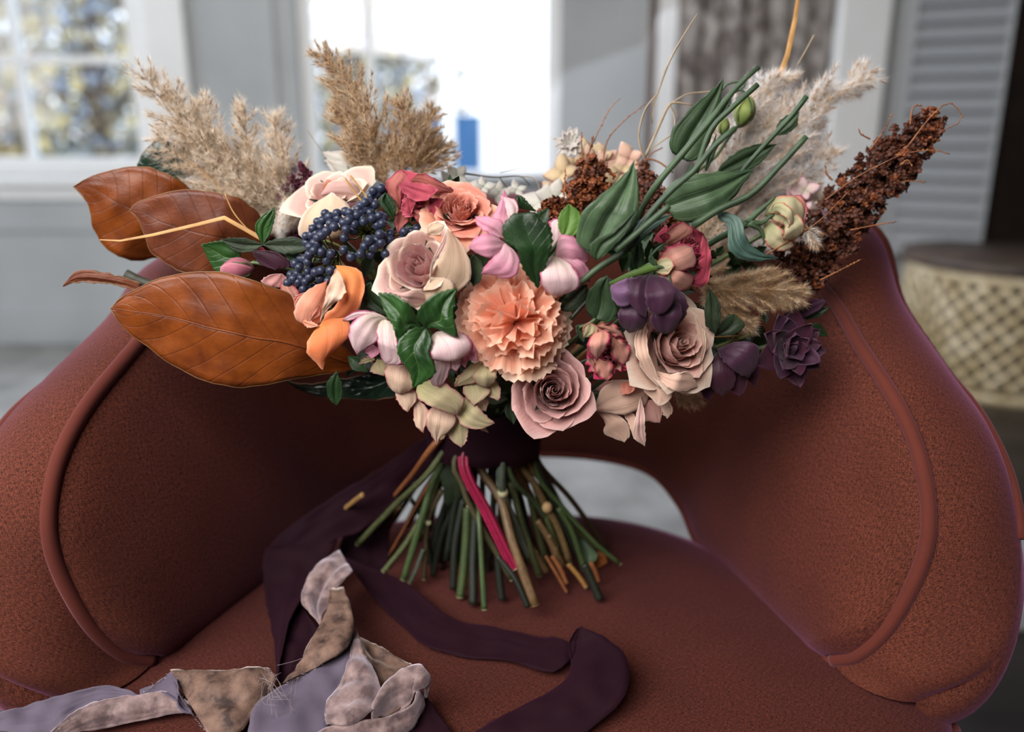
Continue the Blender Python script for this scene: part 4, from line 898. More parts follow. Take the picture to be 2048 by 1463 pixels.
leaf('shaded sage leaf lying behind the serrated leaf at the left', K5, [(1330, 215), (1240, 260), (1150, 250), (1060, 182)], [(1330, 215), (1250, 178), (1150, 165), (1060, 182)], l_sage, .0, (0, 0))
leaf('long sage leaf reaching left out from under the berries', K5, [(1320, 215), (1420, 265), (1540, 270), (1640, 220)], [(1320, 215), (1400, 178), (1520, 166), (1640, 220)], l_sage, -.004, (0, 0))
leaf('pale sage leaf just beneath the left end of the berries', K5, [(1460, 250), (1480, 310), (1530, 330)], [(1460, 250), (1540, 260), (1560, 300), (1530, 330)], l_lis2, .0, (0, 0))
leaf('small lime green leaf standing right of the large folded dark leaf', K7, [(492, 155), (465, 95), (478, 20), (530, -35)], [(492, 155), (565, 148), (605, 80), (590, 10), (530, -35)], l_lime, -.02, (0, 0), stalk=[(492, 155), (455, 210), (400, 280)], serr=.0006, nv=20)
leaf('dark rounded leaf right of the pink hellebore, over the withered bloom', K7, [(690, 645), (635, 590), (640, 500), (700, 420), (762, 390)], [(690, 645), (772, 668), (820, 590), (785, 490), (762, 390)], l_lis, -.006, (0, -.004), gutter=.004, stalk=[(700, 640), (650, 680), (590, 700)])
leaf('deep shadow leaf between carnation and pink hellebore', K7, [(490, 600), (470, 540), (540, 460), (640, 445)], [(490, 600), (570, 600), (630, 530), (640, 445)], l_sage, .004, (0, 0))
leaf('dark leaf sprig tip beside the double plum hellebore', K8, [(1175, 650), (1250, 650), (1320, 630), (1368, 578)], [(1175, 650), (1210, 600), (1290, 580), (1368, 578)], l_dgreen, -.026, (0, -.002), serr=.0006, nv=18)
leaf('lower dark leaf beside the double plum hellebore', K8, [(1230, 680), (1280, 740), (1365, 755)], [(1230, 680), (1310, 680), (1365, 755)], l_dgreen, -.024, (0, 0))
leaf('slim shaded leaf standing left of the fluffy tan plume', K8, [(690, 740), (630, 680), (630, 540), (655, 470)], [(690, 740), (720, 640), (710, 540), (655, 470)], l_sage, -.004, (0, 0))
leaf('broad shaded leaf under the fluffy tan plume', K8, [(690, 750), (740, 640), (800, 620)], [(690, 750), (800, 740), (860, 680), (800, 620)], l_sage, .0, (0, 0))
leaf('narrow twisted leaf behind the crimson edged lisianthus', K7, [(940, 350), (895, 330), (910, 230), (945, 150)], [(940, 350), (985, 330), (975, 240), (945, 150)], l_lis, -.006, (0, 0))
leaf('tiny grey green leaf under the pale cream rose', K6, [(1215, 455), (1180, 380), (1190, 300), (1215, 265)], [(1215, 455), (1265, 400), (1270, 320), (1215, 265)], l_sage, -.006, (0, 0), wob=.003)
leaf('drooping dark leaf hanging below the front magnolia leaf', K6, [(400, 960), (340, 1030), (350, 1120), (395, 1165)], [(400, 960), (430, 1030), (430, 1120), (395, 1165)], l_dgreen, .0, (0, 0))
leaf('tiny brown leaf under the dusty mauve rose', K7, [(320, 1270), (310, 1310), (335, 1330)], [(320, 1270), (370, 1290), (335, 1330)], l_sage, .0, (0, 0))
leaf('dark leaf tucked between berries and crimson bloom', K2, [(850, 1230), (770, 1150), (735, 1095), (790, 1040)], [(850, 1230), (860, 1140), (830, 1070), (790, 1040)], l_dgreen, -.004, (0, 0))
# lisianthus foliage
leaf('upright heart shaped grey green leaf at the top right of the bouquet', K3, [(1110, 770), (1045, 775), (1018, 700), (1050, 590), (1180, 450), (1300, 350), (1387, 262)], [(1110, 770), (1150, 832), (1240, 795), (1300, 690), (1350, 540), (1378, 380), (1387, 262)], l_lis, -.025, (0, .0, .01), nu=12, nv=20, gutter=.006, bulge=.006)
leaf('big pointed grey green leaf right of the lime green leaf', K3, [(480, 1440), (390, 1390), (390, 1300), (430, 1170), (530, 1080), (700, 930), (778, 824)], [(560, 1440), (700, 1360), (800, 1240), (812, 1100), (802, 950), (778, 824)], l_lis2, -.030, (0, -.006, .01), nu=14, nv=20, gutter=.006, bulge=.008)
leaf('folded lower leaf in shade beneath the big pointed leaf', K7, [(700, 300), (655, 260), (675, 180), (780, 130), (940, -10)], [(700, 300), (780, 240), (880, 120), (940, -10)], l_lis, -.036, (0, 0), gutter=.003)
leaf('horizontal grey green leaf pointing right below the fat bud', K3, [(1020, 1130), (978, 1080), (990, 1020), (1100, 940), (1300, 905), (1590, 885)], [(1020, 1130), (1060, 1225), (1160, 1243), (1290, 1210), (1410, 1130), (1510, 1000), (1590, 885)], l_lis2, -.030, (0, -.004, .01), nu=14, nv=22, gutter=.005, bulge=.007)
leaf('dark leaf pointing right behind the horizontal leaf', K3, [(1340, 920), (1380, 840), (1500, 750), (1640, 710), (1752, 710)], [(1340, 920), (1440, 920), (1560, 890), (1660, 820), (1752, 710)], l_lis, -.006, (0, .004), gutter=.004)
leaf('blue green leaf seen edge on left of the crimson edged lisianthus', K3, [(600, 1440), (680, 1340), (840, 1225), (930, 1203), (1042, 1190)], [(600, 1440), (790, 1400), (900, 1300), (1042, 1190)], l_teal, -.034, (0, 0))
leaf('curled blue green leaf hanging left of the cream lisianthus', K8, [(690, 0), (715, 60), (765, 90), (765, 220), (830, 290), (940, 305), (1066, 285)], [(690, 0), (800, 20), (850, 70), (875, 180), (960, 250), (1066, 285)], l_teal, -.028, (0, -.01, 0), nv=22, bulge=.005)
leaf('small bract leaf between the two lisianthus stalks', K3, [(1140, 920), (1100, 990), (1060, 1000)], [(1140, 920), (1170, 900), (1180, 840), (1060, 1000)], l_lis, -.02, (0, 0))
leaf('spindle shaped closed leaf high on the right stalk', K3, [(1740, 650), (1760, 570), (1830, 510), (1905, 492)], [(1740, 650), (1820, 640), (1890, 570), (1905, 492)], l_lis, -.008, (0, 0), bulge=.006)
leaf('narrow leaf hugging the stalk by the small bud', K3, [(1265, 900), (1280, 780), (1340, 640)], [(1265, 900), (1310, 800), (1340, 640)], l_lis, -.02, (0, 0))
leaf('short dark leaf behind the upright heart leaf', K3, [(1360, 520), (1380, 440), (1445, 400)], [(1360, 520), (1420, 480), (1445, 400)], l_lis, .0, (0, 0))
leaf('jagged pale bract under the blush rose cluster', K7, [(900, 1000), (870, 970), (915, 950)], [(900, 1000), (950, 1000), (915, 950)], l_lime, -.004, (0, 0))
GS = 'lisianthus stalks at the top right'
stalkm = plain('lisianthus_stalk', '3e5437', .55, '293c28', 40)
def stalk(label, K, pts, off, r=.0026, mat=stalkm, name='flower_stalk', group=GS, cat_='stalk', n=14):
    a, b = pk(K, pts[0]); Y0 = YF(a, b)+off
    ps = [pt(K, q[:2], Y0+(q[2] if len(q) > 2 else 0)) for q in pts]
    return tag(MB().tube(cat(ps, n), [x*.82 for x in (r if isinstance(r, list) else [r, r])], 8).obj(name, mat, None), label, cat_, group)
stalk('straight green stalk running up under the heart leaf to a cut end at the top', K3, [(780, 1270, .02), (900, 1030), (1105, 780), (1290, 560, .0), (1430, 380, .006), (1530, 270, .008), (1632, 183, .008)], -.012, [.003, .003, .0022])
stalk('second cut green stalk beside the fat bud, just right of the heart leaf', K3, [(1200, 905, .0), (1300, 620), (1450, 460), (1622, 304, .004)], -.004, .0026)
stalk('grey green stalk crossing behind the horizontal leaf to the buds', K3, [(700, 1440, .0), (900, 1170), (1060, 1000), (1180, 900), (1330, 720), (1470, 600)], -.026, [.003, .0024])
stalk('green stalk that carries the horizontal leaf', K3, [(650, 1440, .0), (820, 1300), (1020, 1130)], -.034, [.0032, .0028])
stalk('long bare green stalk ending cut right of the buds', K3, [(1180, 1270, .0), (1360, 1155), (1580, 1050), (1780, 850), (1955, 658)], -.030, [.0034, .0026])
stalk('thin stalk with the spindle leaf, topmost right of the stalks', K3, [(1390, 1110, .02), (1520, 890, .0), (1740, 640), (1860, 510), (1955, 383)], -.004, [.0018, .0026])
stalk('short stalk rising right from behind the crimson edged lisianthus', K3, [(1190, 1260), (1300, 1190), (1360, 1150)], -.03, .0034)
stalk('curled green tendril looped over the fat bud', K3, [(1372, 345), (1420, 300), (1490, 285), (1535, 300), (1500, 340), (1440, 360)], .004, .0012, name='tendril')
stalk('thin green tendril hanging across the face of the fat bud', K3, [(1480, 335), (1540, 360), (1575, 430), (1580, 500)], .0, .0009, name='tendril')
stalk('dark stalk in shadow running to the plum hellebore', K7, [(540, 650), (640, 540), (760, 430)], .0, .002, mat=stemd)
stalk('dark green stalk under the big pointed leaf', K7, [(580, 450), (700, 350), (860, 250), (980, 140)], -.01, .003, mat=stalkm)

# ---------------- viburnum berries
berrym = NT('berry_skin'); _n = berrym.noise(berrym.coord('Object'), 200, 3)
berrym.col(berrym.mix(_n, '191c2a', '353b52')); berrym.set(Roughness=.38); berrym.b.inputs['Specular IOR Level'].default_value = .45
berrym.b.inputs['Sheen Weight'].default_value = .25; berrym.b.inputs['Sheen Tint'].default_value = lin('7888b8'); berrym = berrym.m
olive = plain('olive_stalk', '7d8446', .5, '5a5a34', 80)
BR6 = [(105, 435), (125, 385), (165, 380), (170, 430), (213, 427), (200, 470), (257, 462), (150, 318), (185, 290), (225, 310), (225, 365), (272, 370), (305, 360), (300, 408), (347, 422), (362, 360), (402, 396), (442, 366), (340, 300), (365, 260), (308, 248), (262, 240), (235, 265), (205, 290), (220, 195), (215, 155), (250, 150), (255, 110), (285, 70), (315, 60), (275, 140), (300, 105), (340, 125), (360, 80), (355, 40), (310, 150), (320, 165), (285, 165), (290, 200), (265, 195), (385, 100), (445, 165), (455, 115), (495, 120), (505, 85), (440, 75), (470, 60), (550, 50), (520, 30), (600, 15), (610, 50), (640, 90), (670, 80), (675, 45), (655, 145), (590, 180), (565, 215), (620, 220), (663, 195), (540, 262), (485, 280), (440, 238), (600, 268), (715, 180), (700, 230), (745, 230), (720, 140), (765, 190), (755, 280), (700, 295), (735, 300), (800, 130), (790, 180), (400, 20), (405, 50), (330, 20), (240, 220), (175, 340), (245, 340), (190, 405), (140, 410), (236, 400), (820, 150), (845, 125), (880, 110), (905, 120), (680, 160), (640, 180), (690, 260)]
BR2 = [(760, 1010), (735, 1050), (705, 1030), (690, 1065), (770, 1035), (650, 1110), (620, 1130), (680, 1110), (715, 1125), (600, 1155), (545, 1180), (515, 1170), (575, 1190), (640, 1200), (690, 1180), (745, 1200), (770, 1250), (660, 1145), (620, 1180), (590, 1225), (640, 1240)]
bp = [pk(K6, q) for q in BR6]+[pk(K2, q) for q in BR2]
keep = []
for q in bp:
    if all((q[0]-s[0])**2+(q[1]-s[1])**2 > 6.5**2 for s in keep): keep.append(q)
cB = P(700, 470, .655); bt = thing('viburnum_cluster', 'cluster of dark blue viburnum berries on olive stalks above the orange rosebud', 'berries', cB)
proto = None; hub = [P(675, 505, .675), P(735, 460, .675), P(640, 480, .68), P(760, 500, .68)]
for i, q in enumerate(keep):
    ed = min(1, sqrt(((q[0]-700)/130)**2+((q[1]-490)/110)**2)); Yb_ = .630+.030*ed**2+R.uniform(0, .010); p = P(q[0], q[1], Yb_); r = R.uniform(.0034, .0040)
    if proto is None:
        m = MB(); m.ball((0, 0, 0), .0037, 1, 1, .95, 14, 10); m.tube([(0, 0, .0033), (0, 0, .0040)], [.0010, .0004], 6)
        m.v = [tuple(V(*a)) for a in m.v]; proto = m.obj('berry', berrym, None); proto.parent = bt; o = proto; o.location = p-bt.location
    else: o = inst(proto, bt, p)
    o.rotation_euler = (R.uniform(.3, 2.2), R.uniform(-.8, .8), R.uniform(0, 6)); s = r/.0037; o.scale = (s, s, s)
    h_ = min(hub, key=lambda a: (a-p).length)
    MB().tube(cat([p+V(0, .003, -.001), p.lerp(h_, .5)+V(0, .003, -.004), h_], 6), [.0005, .0009], 5, False).obj('berry_stalk', olive, bt)
for h_ in hub: MB().tube(cat([h_, (h_+cB)/2+V(0, .02, -.01), P(760, 560, .70)], 8), [.0010, .0016], 6).obj('main_stalk', olive, bt)
hidden_stem(bt, P(760, 560, .70))

# ---------------- feathery reed plumes
def reedmat(name, c, c2, trans=.5, rough=.7):
    m = NT(name); n_ = m.noise(m.coord('Object'), 60, 2); col = m.mix(m.ramp(n_, [(.35, 0.0), (.65, 1.0)]), c, c2); m.col(col); m.set(Roughness=rough); m.translucent(col, trans); return m.m
r_tan = reedmat('reed_fluff_tan', 'e8d8c2', 'f6ecde'); r_white = reedmat('reed_fluff_white', 'fbf3ea', 'ffffff', .55); r_brown = reedmat('reed_spikelet_brown', '6a4830', '8e6a48', .3)
r_gold = reedmat('reed_spikelet_gold', 'c09a6c', 'a88050', .35); r_fluff2 = reedmat('reed_fluff_gold', 'dcc09a', 'eedcc2')
def plume(label, spines, nb, blen, fl, sp, hairs=26, spk=7, hl=.010, sl=.0075, tips=1.0, stalkpts=None, droop=0, hw=.00022, spread=.8, nsp=3):
    base = spines[0][0]; t = thing('reed_plume', label, 'reed plume', base, 'dried reed plumes in the bouquet')
    A, B_, C_ = MB(), MB(), MB()
    for si, s in enumerate(spines):
        line = cat(s, 24); C_.tube(line, [.0014, .0003], 5)
        n_ = int(nb*1.25) if si == 0 else int(nb*.75)
        tot = sum((line[i+1]-line[i]).length for i in range(24))
        for k in range(n_):
            f = (k+R.random())/n_; i = min(int(f*24), 23); o = line[i].lerp(line[i+1], f*24-i); tg = (line[i+1]-line[i]).normalized()
            rd = V(R.gauss(0, 1), R.gauss(0, .8), R.gauss(0, 1)); rd = (rd-tg*rd.dot(tg)).normalized()
            L = blen*(1-.72*f**tips)*R.uniform(.6, 1.15)*(1 if si == 0 else .75)
            d = (tg*.95+rd*spread).normalized(); e = o+d*L+V(0, 0, -droop*L); mid = o.lerp(e, .5)+rd*L*.10
            br = cat([o, mid, e], 6); C_.tube(br, [.0003, .00012], 3, False)
            m_ = max(3, int(spk*L/blen*1.6))
            for q in range(m_):
                g = (q+R.random())/m_; ii = min(int(g*6), 5); p = br[ii].lerp(br[ii+1], g*6-ii); bt_ = (br[ii+1]-br[ii]).normalized()
                for w_ in range(nsp):
                    v = V(R.gauss(0, 1), R.gauss(0, 1), R.gauss(0, 1)).normalized(); dd = (bt_*1.2+v*.7).normalized(); sd = dd.cross(v).normalized()
                    B_.sliver(p, dd, sd*.00042, sl*R.uniform(.6, 1.2))
                for w_ in range(hairs):
                    v = V(R.gauss(0, 1), R.gauss(0, 1), R.gauss(0, 1)).normalized(); dd = (bt_*.75+v).normalized(); sd = dd.cross(v).normalized()*hw
                    l_ = hl*R.uniform(.4, 1.15); A.tri(p-sd, p+sd, p+dd*l_)
    tag(A.obj('fluff', fl, t, smooth=False), kind='stuff'); tag(B_.obj('spikelets', sp, t, smooth=False), kind='stuff'); C_.obj('plume_stalk', r_gold, t)
    if stalkpts: MB().tube(cat(stalkpts, 12), [.0022, .0018], 6).obj('stalk', r_gold, t)
    return t
Q = P
plume('airy grey brown reed plume over the magnolia leaves at the left', [[Q(600, 450, .76), Q(470, 360, .78), Q(360, 250, .79), Q(288, 148, .80)], [Q(560, 430, .77), Q(500, 330, .79), Q(490, 215, .80)], [Q(590, 440, .77), Q(560, 330, .79), Q(548, 235, .80)],
       [Q(520, 430, .77), Q(430, 330, .79), Q(350, 180, .80)], [Q(500, 430, .77), Q(400, 340, .78), Q(310, 275, .79)], [Q(560, 440, .77), Q(440, 300, .79), Q(400, 200, .8)]], 76, .055, r_tan, r_brown, hairs=34, spk=8, hl=.011, spread=.9,
      stalkpts=[Q(600, 450, .76), Q(750, 600, .76), BIND])
plume('upright tan reed plume in front of the middle window', [[Q(770, 370, .77), Q(745, 270, .78), Q(700, 180, .79), Q(640, 105, .80)], [Q(800, 350, .77), Q(820, 260, .78), Q(800, 200, .79)], [Q(790, 350, .77), Q(840, 270, .79), Q(868, 225, .80)],
       [Q(760, 360, .77), Q(720, 290, .78), Q(665, 215, .79)], [Q(820, 350, .77), Q(860, 310, .78), Q(885, 290, .79)]], 74, .052, r_fluff2, r_brown, hairs=22, spk=8, hl=.0095,
      stalkpts=[Q(770, 370, .77), Q(850, 550, .77), BIND])
plume('big pale fluffy reed plume behind the lisianthus at the right', [[Q(1400, 470, .80), Q(1500, 340, .81), Q(1620, 220, .81), Q(1735, 145, .81)], [Q(1440, 420, .80), Q(1500, 280, .81), Q(1530, 160, .81)], [Q(1470, 430, .80), Q(1570, 330, .81), Q(1655, 190, .81)],
       [Q(1460, 450, .80), Q(1570, 400, .81), Q(1660, 300, .81)], [Q(1430, 400, .80), Q(1490, 250, .81), Q(1570, 150, .81)], [Q(1500, 480, .80), Q(1590, 430, .81), Q(1640, 390, .81)], [Q(1440, 430, .8), Q(1540, 300, .81), Q(1620, 260, .81)]], 70, .056, r_white, r_gold, hairs=56, spk=8, spread=1.0, hl=.012, nsp=6, sl=.009,
      stalkpts=[Q(1400, 470, .80), Q(1200, 650, .79), BIND])
plume('pale reed tuft between the crimson lisianthus and the tan plume', [[Q(1400, 560, .775), Q(1420, 480, .775), Q(1440, 420, .78)], [Q(1400, 540, .775), Q(1390, 450, .78), Q(1380, 410, .78)]], 34, .045, r_tan, r_gold, hairs=40, spk=7, hl=.010)
plume('dense golden reed plume pointing right above the plum hellebores', [[Q(1395, 560, .70), Q(1470, 575, .695), Q(1540, 580, .69), Q(1596, 592, .69)], [Q(1410, 590, .70), Q(1460, 630, .695), Q(1500, 650, .69)]], 60, .028, r_fluff2, r_gold, hairs=60, spk=7, hl=.0085, sl=.006, tips=2,
      stalkpts=[Q(1395, 560, .71), Q(1200, 680, .76), BIND])
plume('little rusty reed tuft under the blush pink rose', [[Q(1350, 780, .70), Q(1372, 795, .70), Q(1395, 806, .70)]], 14, .018, r_fluff2, r_gold, hairs=30, spk=5, hl=.006)
plume('single white reed tuft beside the cream lisianthus', [[Q(1612, 452, .70), Q(1622, 466, .70), Q(1628, 485, .70)]], 9, .014, r_white, r_gold, hairs=24, spk=5, hl=.008)
plume('small creamy reed tuft by the maroon amaranth', [[Q(560, 480, .76), Q(575, 430, .76), Q(620, 395, .76)]], 26, .030, r_white, r_tan, hairs=34, spk=6, hl=.008)

# ---------------- brown seed spikes
seedm = plain('seed_husk_brown', '5e2f16', .6, '341710', 260); seedm2 = plain('seed_husk_rust', '8a4a22', .6, '5a2c16', 260); twigm = plain('rusty_twig', '9a6238', .6, '6e4228', 90)
def husk(name, mat, n_=11, r=.0042, seed=1):
    rr = random.Random(seed); m = MB()
    for k in range(n_):
        d = V(rr.gauss(0, 1), rr.gauss(0, 1), rr.gauss(0, 1)).normalized(); s = d.orthogonal().normalized(); b = d*r*.25; e2 = d.cross(s); rows = []
        for j in range(4):
            v = j/3; w_ = r*.42*sin(pi*(.15+.8*v)); rows.append([b+d*(r*v*.85)+s*(w_*u)+e2*(r*.22*(1-u*u)*sin(pi*v)) for u in (-1, 0, 1)])
        m.grid(rows)
    m.ball((0, 0, 0), r*.45, nu=6, nv=4)
    o = m.obj(name, mat, None, smooth=False); COL.objects.unlink(o); return o
HK = [husk('seed_husk', seedm, seed=3), husk('seed_husk', seedm2, seed=5), husk('seed_husk', seedm, 8, seed=9)]
def seed_spike(label, spine, rad, n_, dens, twigs, name='seed_spike', ks=(0, 2, 0, 1), sz=1.0):
    t = thing(name, label, 'seed head', spine[0], 'dried brown seed heads'); line = cat(spine, 20)
    MB().tube(line, [.0022, .0010], 6).obj('stalk', twigm, t)
    for k in range(n_):
        f = R.random()**dens; i = min(int(f*20), 19); o = line[i].lerp(line[i+1], f*20-i); tg = (line[i+1]-line[i]).normalized()
        rd = V(R.gauss(0, 1), R.gauss(0, 1), R.gauss(0, 1)); rd = (rd-tg*rd.dot(tg)).normalized(); r_ = interp(rad, f)*sqrt(R.random())
        p = o+rd*r_; c_ = inst(HK[ks[k % 4] if p.y < o.y+.01 else 0], t, p, (R.uniform(0, 6), R.uniform(0, 6), R.uniform(0, 6)), R.uniform(.85, 1.5)*sz)
    src = HK[ks[0]].data; mx = MB(); vv_ = [v.co.copy() for v in src.vertices]; ff = [tuple(p.vertices) for p in src.polygons]
    for k in range(int(n_*1.5)):
        f = R.random()**dens; i = min(int(f*20), 19); o = line[i].lerp(line[i+1], f*20-i); d = V(R.gauss(0, 1), R.gauss(0, 1), R.gauss(0, 1)).normalized()*interp(rad, f)*.8*R.random()**.4
        rm = Matrix.Rotation(R.uniform(0, 6), 3, d.normalized()) @ Matrix.Rotation(R.uniform(0, 6), 3, 'X'); sc = R.uniform(.8, 1.3)*sz; b = len(mx.v)
        for v in vv_: mx.v.append(tuple(o+d+rm @ v*sc)); mx.uv.append((0, 0))
        mx.f += [tuple(b+q for q in g) for g in ff]
    tag(mx.obj('inner_husks', src.materials[0], t, smooth=False), kind='stuff')
    for tw in twigs:
        pts = cat(tw, 12); m = MB().tube(pts, [.0008, .0003], 5)
        for q in range(2, 12): m.ball(pts[q]+V(R.uniform(-1, 1), R.uniform(-1, 1), R.uniform(-1, 1))*.0006, R.uniform(.0005, .0011), nu=5, nv=3)
        m.obj('side_twig', twigm, t)
    return t
y = .745
seed_spike('long dark brown seed spike sweeping up to the right over the chair', [Q(1555, 585, .735), Q(1650, 470, .745), Q(1760, 350, .76), Q(1868, 240, .77)], [.026, .030, .024, .024, .014], 290, .85,
  [[Q(1810, 300, y), Q(1860, 235, y), Q(1900, 205, y), Q(1924, 240, y), Q(1880, 262, y)], [Q(1740, 300, y), Q(1768, 260, y), Q(1786, 224, y)], [Q(1820, 250, y), Q(1826, 215, y), Q(1845, 211, y)], [Q(1740, 278, y), Q(1722, 268, y), Q(1717, 256, y)],
   [Q(1790, 310, y), Q(1860, 300, y), Q(1900, 308, y)], [Q(1780, 370, y), Q(1815, 362, y), Q(1853, 364, y)], [Q(1640, 560, .70), Q(1680, 540, .70), Q(1723, 518, .70)], [Q(1700, 460, .72), Q(1750, 450, .72), Q(1793, 443, .72)],
   [Q(1530, 510, .70), Q(1580, 480, .70), Q(1640, 440, .70), Q(1700, 380, .71)], [Q(1650, 400, .72), Q(1720, 350, .72), Q(1810, 305, .72)], [Q(1665, 360, y), Q(1655, 350, y), Q(1650, 330, y)], [Q(1800, 330, .72), Q(1815, 320, .72), Q(1825, 335, .72)]])
seed_spike('brown seed spike behind the crimson lisianthus, in the middle right', [Q(1330, 470, .74), Q(1300, 400, .75), Q(1285, 345, .76)], [.024, .022, .010], 80, 1, [])
seed_spike('rust brown seed head with thin twigs right of the middle window', [Q(1160, 480, .73), Q(1165, 400, .74), Q(1200, 340, .76)], [.026, .020, .016], 100, 1,
  [[Q(1150, 365, .75), Q(1180, 300, .76), Q(1215, 225, .77), Q(1241, 196, .77)], [Q(1205, 330, .76), Q(1215, 280, .77), Q(1250, 240, .77), Q(1290, 208, .77)], [Q(1165, 320, .76), Q(1163, 280, .76), Q(1162, 262, .76)],
   [Q(1180, 300, .76), Q(1183, 285, .76), Q(1186, 270, .76)], [Q(1128, 400, .74), Q(1130, 360, .74), Q(1131, 335, .74)]], ks=(1, 1, 0, 1))
seed_spike('small rust seed cluster left of the lime green leaf', [Q(1100, 432, .72), Q(1130, 405, .73)], [.012, .010], 26, 1, [], ks=(1, 1, 1, 0))
# fallen husks on the chair band
for i, (px_, py_, Y_) in enumerate(((1768, 694, .742), (1690, 602, .77), (1672, 590, .775))):
    o = HK[1].copy(); COL.objects.link(o); o.name = 'fallen_husk'; o.location = P(px_, py_, Y_); o.scale = (.6, .6, .6)
    tag(o, ['loose seed husk lying by itself on the right chair arm', 'loose seed husk right below the tip of the inner arm piping', 'loose husk touching the upper end of the inner arm piping'][i], 'seed husk', 'fallen husks')
# maroon amaranth
am = plain('amaranth_maroon', '6a1c38', .75, '3c1022', 300)
HA = husk('floret', am, 12, .003, 17)
def amaranth(label, spine, rad, n_):
    t = thing('amaranth', label, 'flower', spine[0]); line = cat(spine, 16); MB().tube(line, [.0018, .0008], 6).obj('stalk', plain('maroon_stalk', '5a2034', .6) if 'maroon_stalk' not in bpy.data.materials else bpy.data.materials['maroon_stalk'], t)
    for k in range(n_):
        f = R.random(); i = min(int(f*16), 15); o = line[i].lerp(line[i+1], f*16-i); d = V(R.gauss(0, 1), R.gauss(0, 1), R.gauss(0, 1)).normalized()*interp(rad, f)*R.random()**.5
        inst(HA, t, o+d, (R.uniform(0, 6), R.uniform(0, 6), 0), R.uniform(.6, 1.1))
amaranth('dark maroon amaranth tassel arching left of the peach rose', [Q(650, 400, .765), Q(620, 365, .765), Q(585, 370, .765), Q(560, 392, .765)], [.012, .012, .006], 110)
amaranth('thin maroon amaranth sprig pointing up beside the reed plume', [Q(640, 395, .775), Q(620, 355, .775), Q(597, 325, .775)], [.006, .004, .002], 40)
amaranth('lower maroon amaranth tassel left of the berries', [Q(600, 400, .77), Q(610, 440, .77), Q(595, 480, .77)], [.012, .012, .008], 70)
# ---------------- twigs, straws, tendrils
GT = 'dry twigs and straws'
def twig(label, pts, r, mat=twigm, K=K0, Y=.77, name='twig'):
    ps = [pt(K, q, Y if len(q) < 3 else q[2]) for q in pts]
    return tag(MB().tube(cat(ps, 18), r, 6).obj(name, mat, None), label, 'twig', GT)
straw = plain('dry_straw', 'c8995c', .6, 'a87c48', 50); dkt = plain('dark_twig', '3c342c', .6); palet = plain('pale_tendril', 'a8947a', .6, '8c785c', 60)
def blade(label, pts, w_, K, Y, mat=straw):
    ps = [pt(K, q, Y) for q in pts]; rows = []
    n_ = 26; L = []
    for a, b in zip(ps[:-1], ps[1:]): L += [a.lerp(b, i/10) for i in range(10)]
    L.append(ps[-1])
    for j, p in enumerate(L):
        t_ = (L[min(j+1, len(L)-1)]-L[max(j-1, 0)]).normalized(); s = t_.cross(FW).normalized(); ww = interp(w_, j/(len(L)-1)); rows.append([p-s*ww, p+FW*ww*.5, p+s*ww])
    return tag(MB().grid(rows).obj('straw', mat, None, solid=.0005), label, 'straw', GT)
blade('bent tan straw blade lying across the left magnolia leaves', [(340, 1363), (480, 1370), (700, 1330), (1000, 1260), (1190, 1212), (1330, 1290), (1450, 1358)], [.0004, .0012, .0016, .0018], K1, .695)
twig('thin tan straw curving down the middle magnolia leaf', [(1195, 1050), (1250, 1170), (1340, 1280), (1430, 1350)], .0006, straw, K1, .70, 'straw')
blade('tall straw blade rising out of the top frame above the pale reed plume', [(1560, 150), (1575, 110), (1590, 40), (1600, -30)], [.0022, .0022, .0014], K0, .82)
twig('thin straw leaning right beside the tall straw blade', [(1595, 130), (1612, 100), (1628, 70)], .0006, palet, K0, .82, 'straw')
twig('long thin dry twig leaning right in front of the patterned curtain', [(1395, 28), (1380, 50), (1340, 120), (1316, 185), (1306, 220), (1305, 245)], [.0004, .0009, .0005], palet)
twig('dry tendril hooping down from the long thin twig', [(1314, 188), (1290, 220), (1278, 265), (1282, 300), (1292, 318)], .0008, palet)
twig('pale forked tendril rising right of the hooping tendril', [(1292, 310), (1310, 270), (1335, 215), (1350, 205), (1385, 210)], [.0011, .0013, .0006], palet)
twig('short pale tendril crossing toward the heart leaf', [(1300, 300), (1320, 285), (1345, 268)], .0007, palet)
twig('faint pale tendril arching over behind the heart leaf', [(1345, 205), (1375, 188), (1420, 183), (1445, 178)], .0006, palet)
twig('tiny pale tendril drooping beside the pale forked tendril', [(1340, 210), (1350, 235), (1350, 265), (1370, 275)], .0007, palet)
twig('small rusty twiglet tangled below the hooping tendril', [(1270, 330), (1295, 318), (1320, 325), (1345, 345)], .0008, twigm)
twig('second rusty twiglet crossing below the tendrils', [(1275, 345), (1300, 310), (1325, 295)], .0006, twigm)
twig('dark thin twig lying level along the top of the bouquet, middle', [(895, 342), (940, 348), (990, 354), (1040, 352), (1060, 370)], [.0010, .0008, .0004], dkt, Y=.79)
twig('short dark twiglet dropping from the level twig', [(1000, 355), (1010, 370), (1018, 380)], .0005, dkt, Y=.79)
twig('hair thin tendril arching at the right end of the level twig', [(1038, 352), (1065, 355), (1078, 375), (1075, 400)], .0004, palet, Y=.79)
twig('hair thin twig pointing up right above the level twig', [(1000, 345), (1040, 335), (1062, 323)], .0003, dkt, Y=.79)
twig('two pronged straw leaning over the peach rose, left prong', [(690, 355), (710, 385), (730, 410)], .0008, straw, Y=.71, name='straw')
twig('straw leaning over the peach rose, right prong', [(700, 350), (722, 378), (742, 405)], .0008, straw, Y=.71, name='straw')
twig('hair thin straw crossing the middle window edge', [(615, 260), (645, 305), (680, 350)], .0003, palet, Y=.79, name='straw')
twig('short straw pointing right under the golden plume', [(1412, 674), (1445, 673), (1478, 671)], .0007, straw, Y=.68, name='straw')
